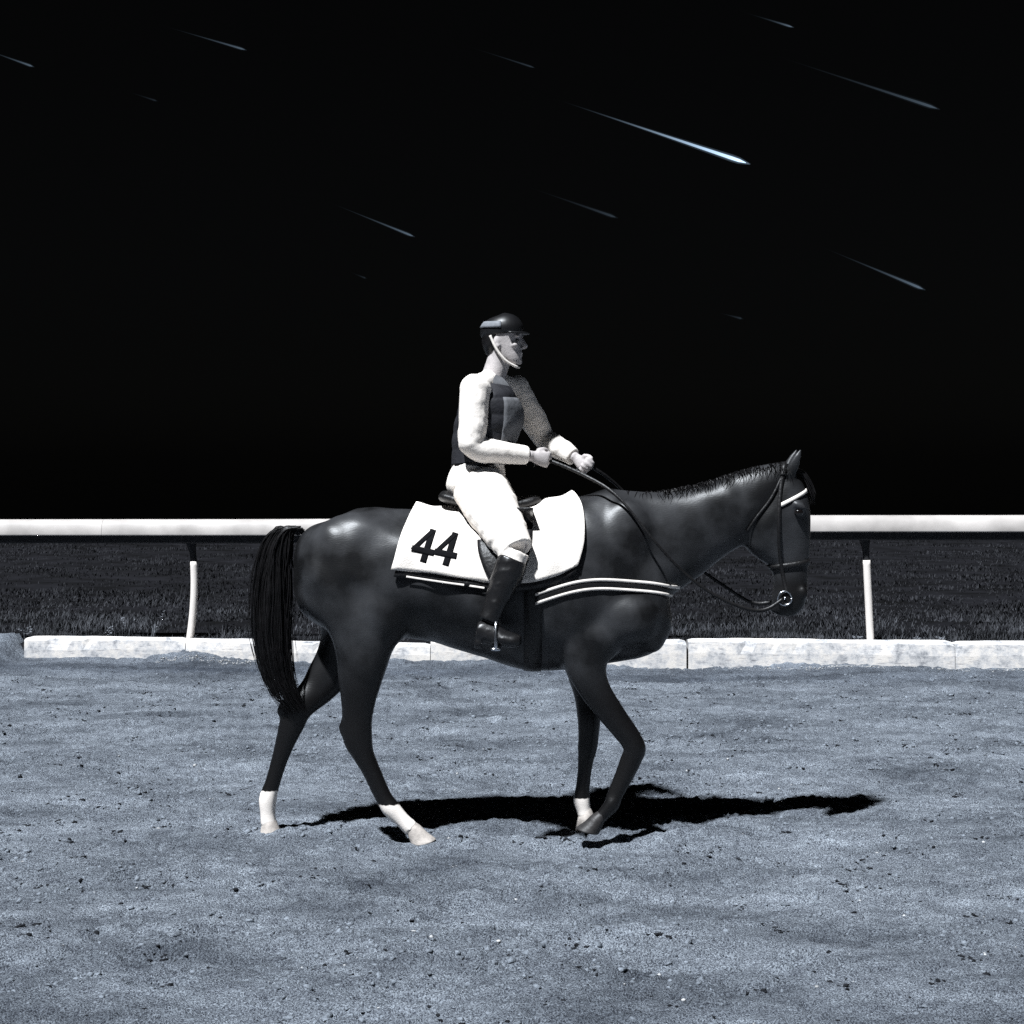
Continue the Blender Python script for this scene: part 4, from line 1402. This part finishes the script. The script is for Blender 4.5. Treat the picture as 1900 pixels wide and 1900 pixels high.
# ---- reins (parts of the bridle, running through the fists)
for s, grip, seg in ((-1, grip_n, [(1452, 1112, -.075), (1410, 1134, -.085), (1340, 1112, -.12), (1275, 1068, -.165), (1215, 1005, -.215), (1150, 925, -.185), (1090, 885, -.10)]),
                     (1, grip_f, [(1452, 1112, .075), (1400, 1120, .085), (1345, 1088, .12), (1285, 1045, .165), (1222, 985, .215), (1160, 915, .185), (1120, 880, .11)])):
    path = [P(*q) for q in seg] + [grip, grip + Vector((-.05, 0, -.03))]
    rows_ = spline([list(p) for p in path], 7)
    rr = []
    for j in range(len(rows_)):
        p = Vector(rows_[j])
        q, nrm, _, dist = HB.find_nearest(p)
        side_d = (p - q)
        inside = side_d.dot(nrm) < 0
        if inside or dist < 0.012:
            p = q + nrm * 0.012
        rr.append(p)
    rr = [[p + Vector((0, 0, -.009)), p + Vector((0, .0, .009))] for p in rr]
    o = link('rein', grid_mesh(smooth_rows(rr, 2)), M['leather'], bridle); solid(o, 0.005)

# ------------------------------------------------------------------ meteors, about sixty kilometres off
MET = [  # head px, tail px, head radius px, power, label
    (1384, 302, 1020, 180, 4.6, 1.05, 'brightest white meteor streak above the rider and horse'),
    (1738, 201, 1420, 97, 3.6, 0.10, 'long dim meteor streak parallel above the brightest one'),
    (1470, 50, 1320, 4, 2.0, 0.20, 'short meteor with a small bright tip high in the sky'),
    (454, 92, 290, 44, 2.2, 0.13, 'thin bluish meteor streak with fading tail high above the horse tail'),
    (60, 123, -50, 84, 2.2, 0.14, 'stubby bluish meteor streak above the broken kerb end'),
    (990, 125, 850, 80, 1.8, 0.04, 'very faint meteor streak just above the tail of the brightest one'),
    (1142, 403, 960, 340, 3.0, 0.045, 'faint grey meteor streak just below the brightest one'),
    (766, 438, 600, 371, 2.4, 0.16, 'bluish meteor streak low in the sky behind the rider'),
    (1712, 536, 1510, 452, 3.2, 0.17, 'broad bluish meteor streak low in the sky ahead of the horse'),
    (1376, 591, 1325, 578, 2.2, 0.03, 'tiny very faint meteor streak above the horse head'),
    (290, 187, 225, 166, 1.8, 0.022, 'short very faint meteor streak above the bowed post'),
    (678, 516, 645, 503, 1.8, 0.022, 'tiny very faint meteor streak behind the rider back')]
MD = 60000.0
for i, (hx, hy, tx, ty, rp, pw, lab) in enumerate(MET):
    far = lambda px, py: Vector(((px - 950) / FPX * MD, MD, CAM_H + (850 - py) / FPX * MD))
    h, t = far(hx, hy), far(tx, ty)
    d = (h - t); L_ = d.length; d.normalize()
    u = d.cross(Vector((0, 1, 0))).normalized(); w = d.cross(u)
    V, F, G = [], [], []
    N_, K = 28, 10
    for j in range(N_ + 1):
        s = j / N_
        rad = 0.72 * rp / FPX * MD * (0.18 + 0.82 * s ** 1.6) * (1.0 if s < 0.93 else math.sqrt(max(0.02, 1 - ((s - 0.93) / 0.07) ** 2)))
        for k in range(K):
            a = 2 * math.pi * k / K
            V.append(t + d * L_ * s + (u * math.cos(a) + w * math.sin(a)) * rad - h)
            G.append(s ** 3.0 if i == 0 else (s ** 2.6 if i != 2 else s ** 7))
    for j in range(N_):
        for k in range(K):
            k2 = (k + 1) % K
            F.append((j * K + k, j * K + k2, (j + 1) * K + k2, (j + 1) * K + k))
    F.append(tuple(range(K))); F.append(tuple(N_ * K + k for k in range(K)))
    me = mesh_from(V, F, 'meteor')
    at = me.attributes.new('glow', 'FLOAT', 'POINT'); at.data.foreach_set('value', G)
    o = link('meteor', me, mat_meteor(pw * (0.5 if i == 0 else 0.27)))
    o.location = h
    for f_, e_ in ((1.6, 0.035), (2.3, 0.02)):       # wider, fainter halo shells round the trail
        V2 = []
        for j in range(N_ + 1):
            c_ = sum((V[j * K + k] for k in range(K)), Vector()) / K
            V2 += [c_ + (V[j * K + k] - c_) * f_ + (d * rp * 0.8 * f_ / FPX * MD if j == N_ else Vector()) for k in range(K)]
        mg = mesh_from(V2, F, 'meteor_glow')
        at = mg.attributes.new('glow', 'FLOAT', 'POINT'); at.data.foreach_set('value', G)
        g_ = bpy.data.objects.new('glow', mg); COL.objects.link(g_); mg.materials.append(mat_meteor(pw * e_)); g_.parent = o
    tag(o, lab, 'meteor', 'meteor streaks in the night sky')
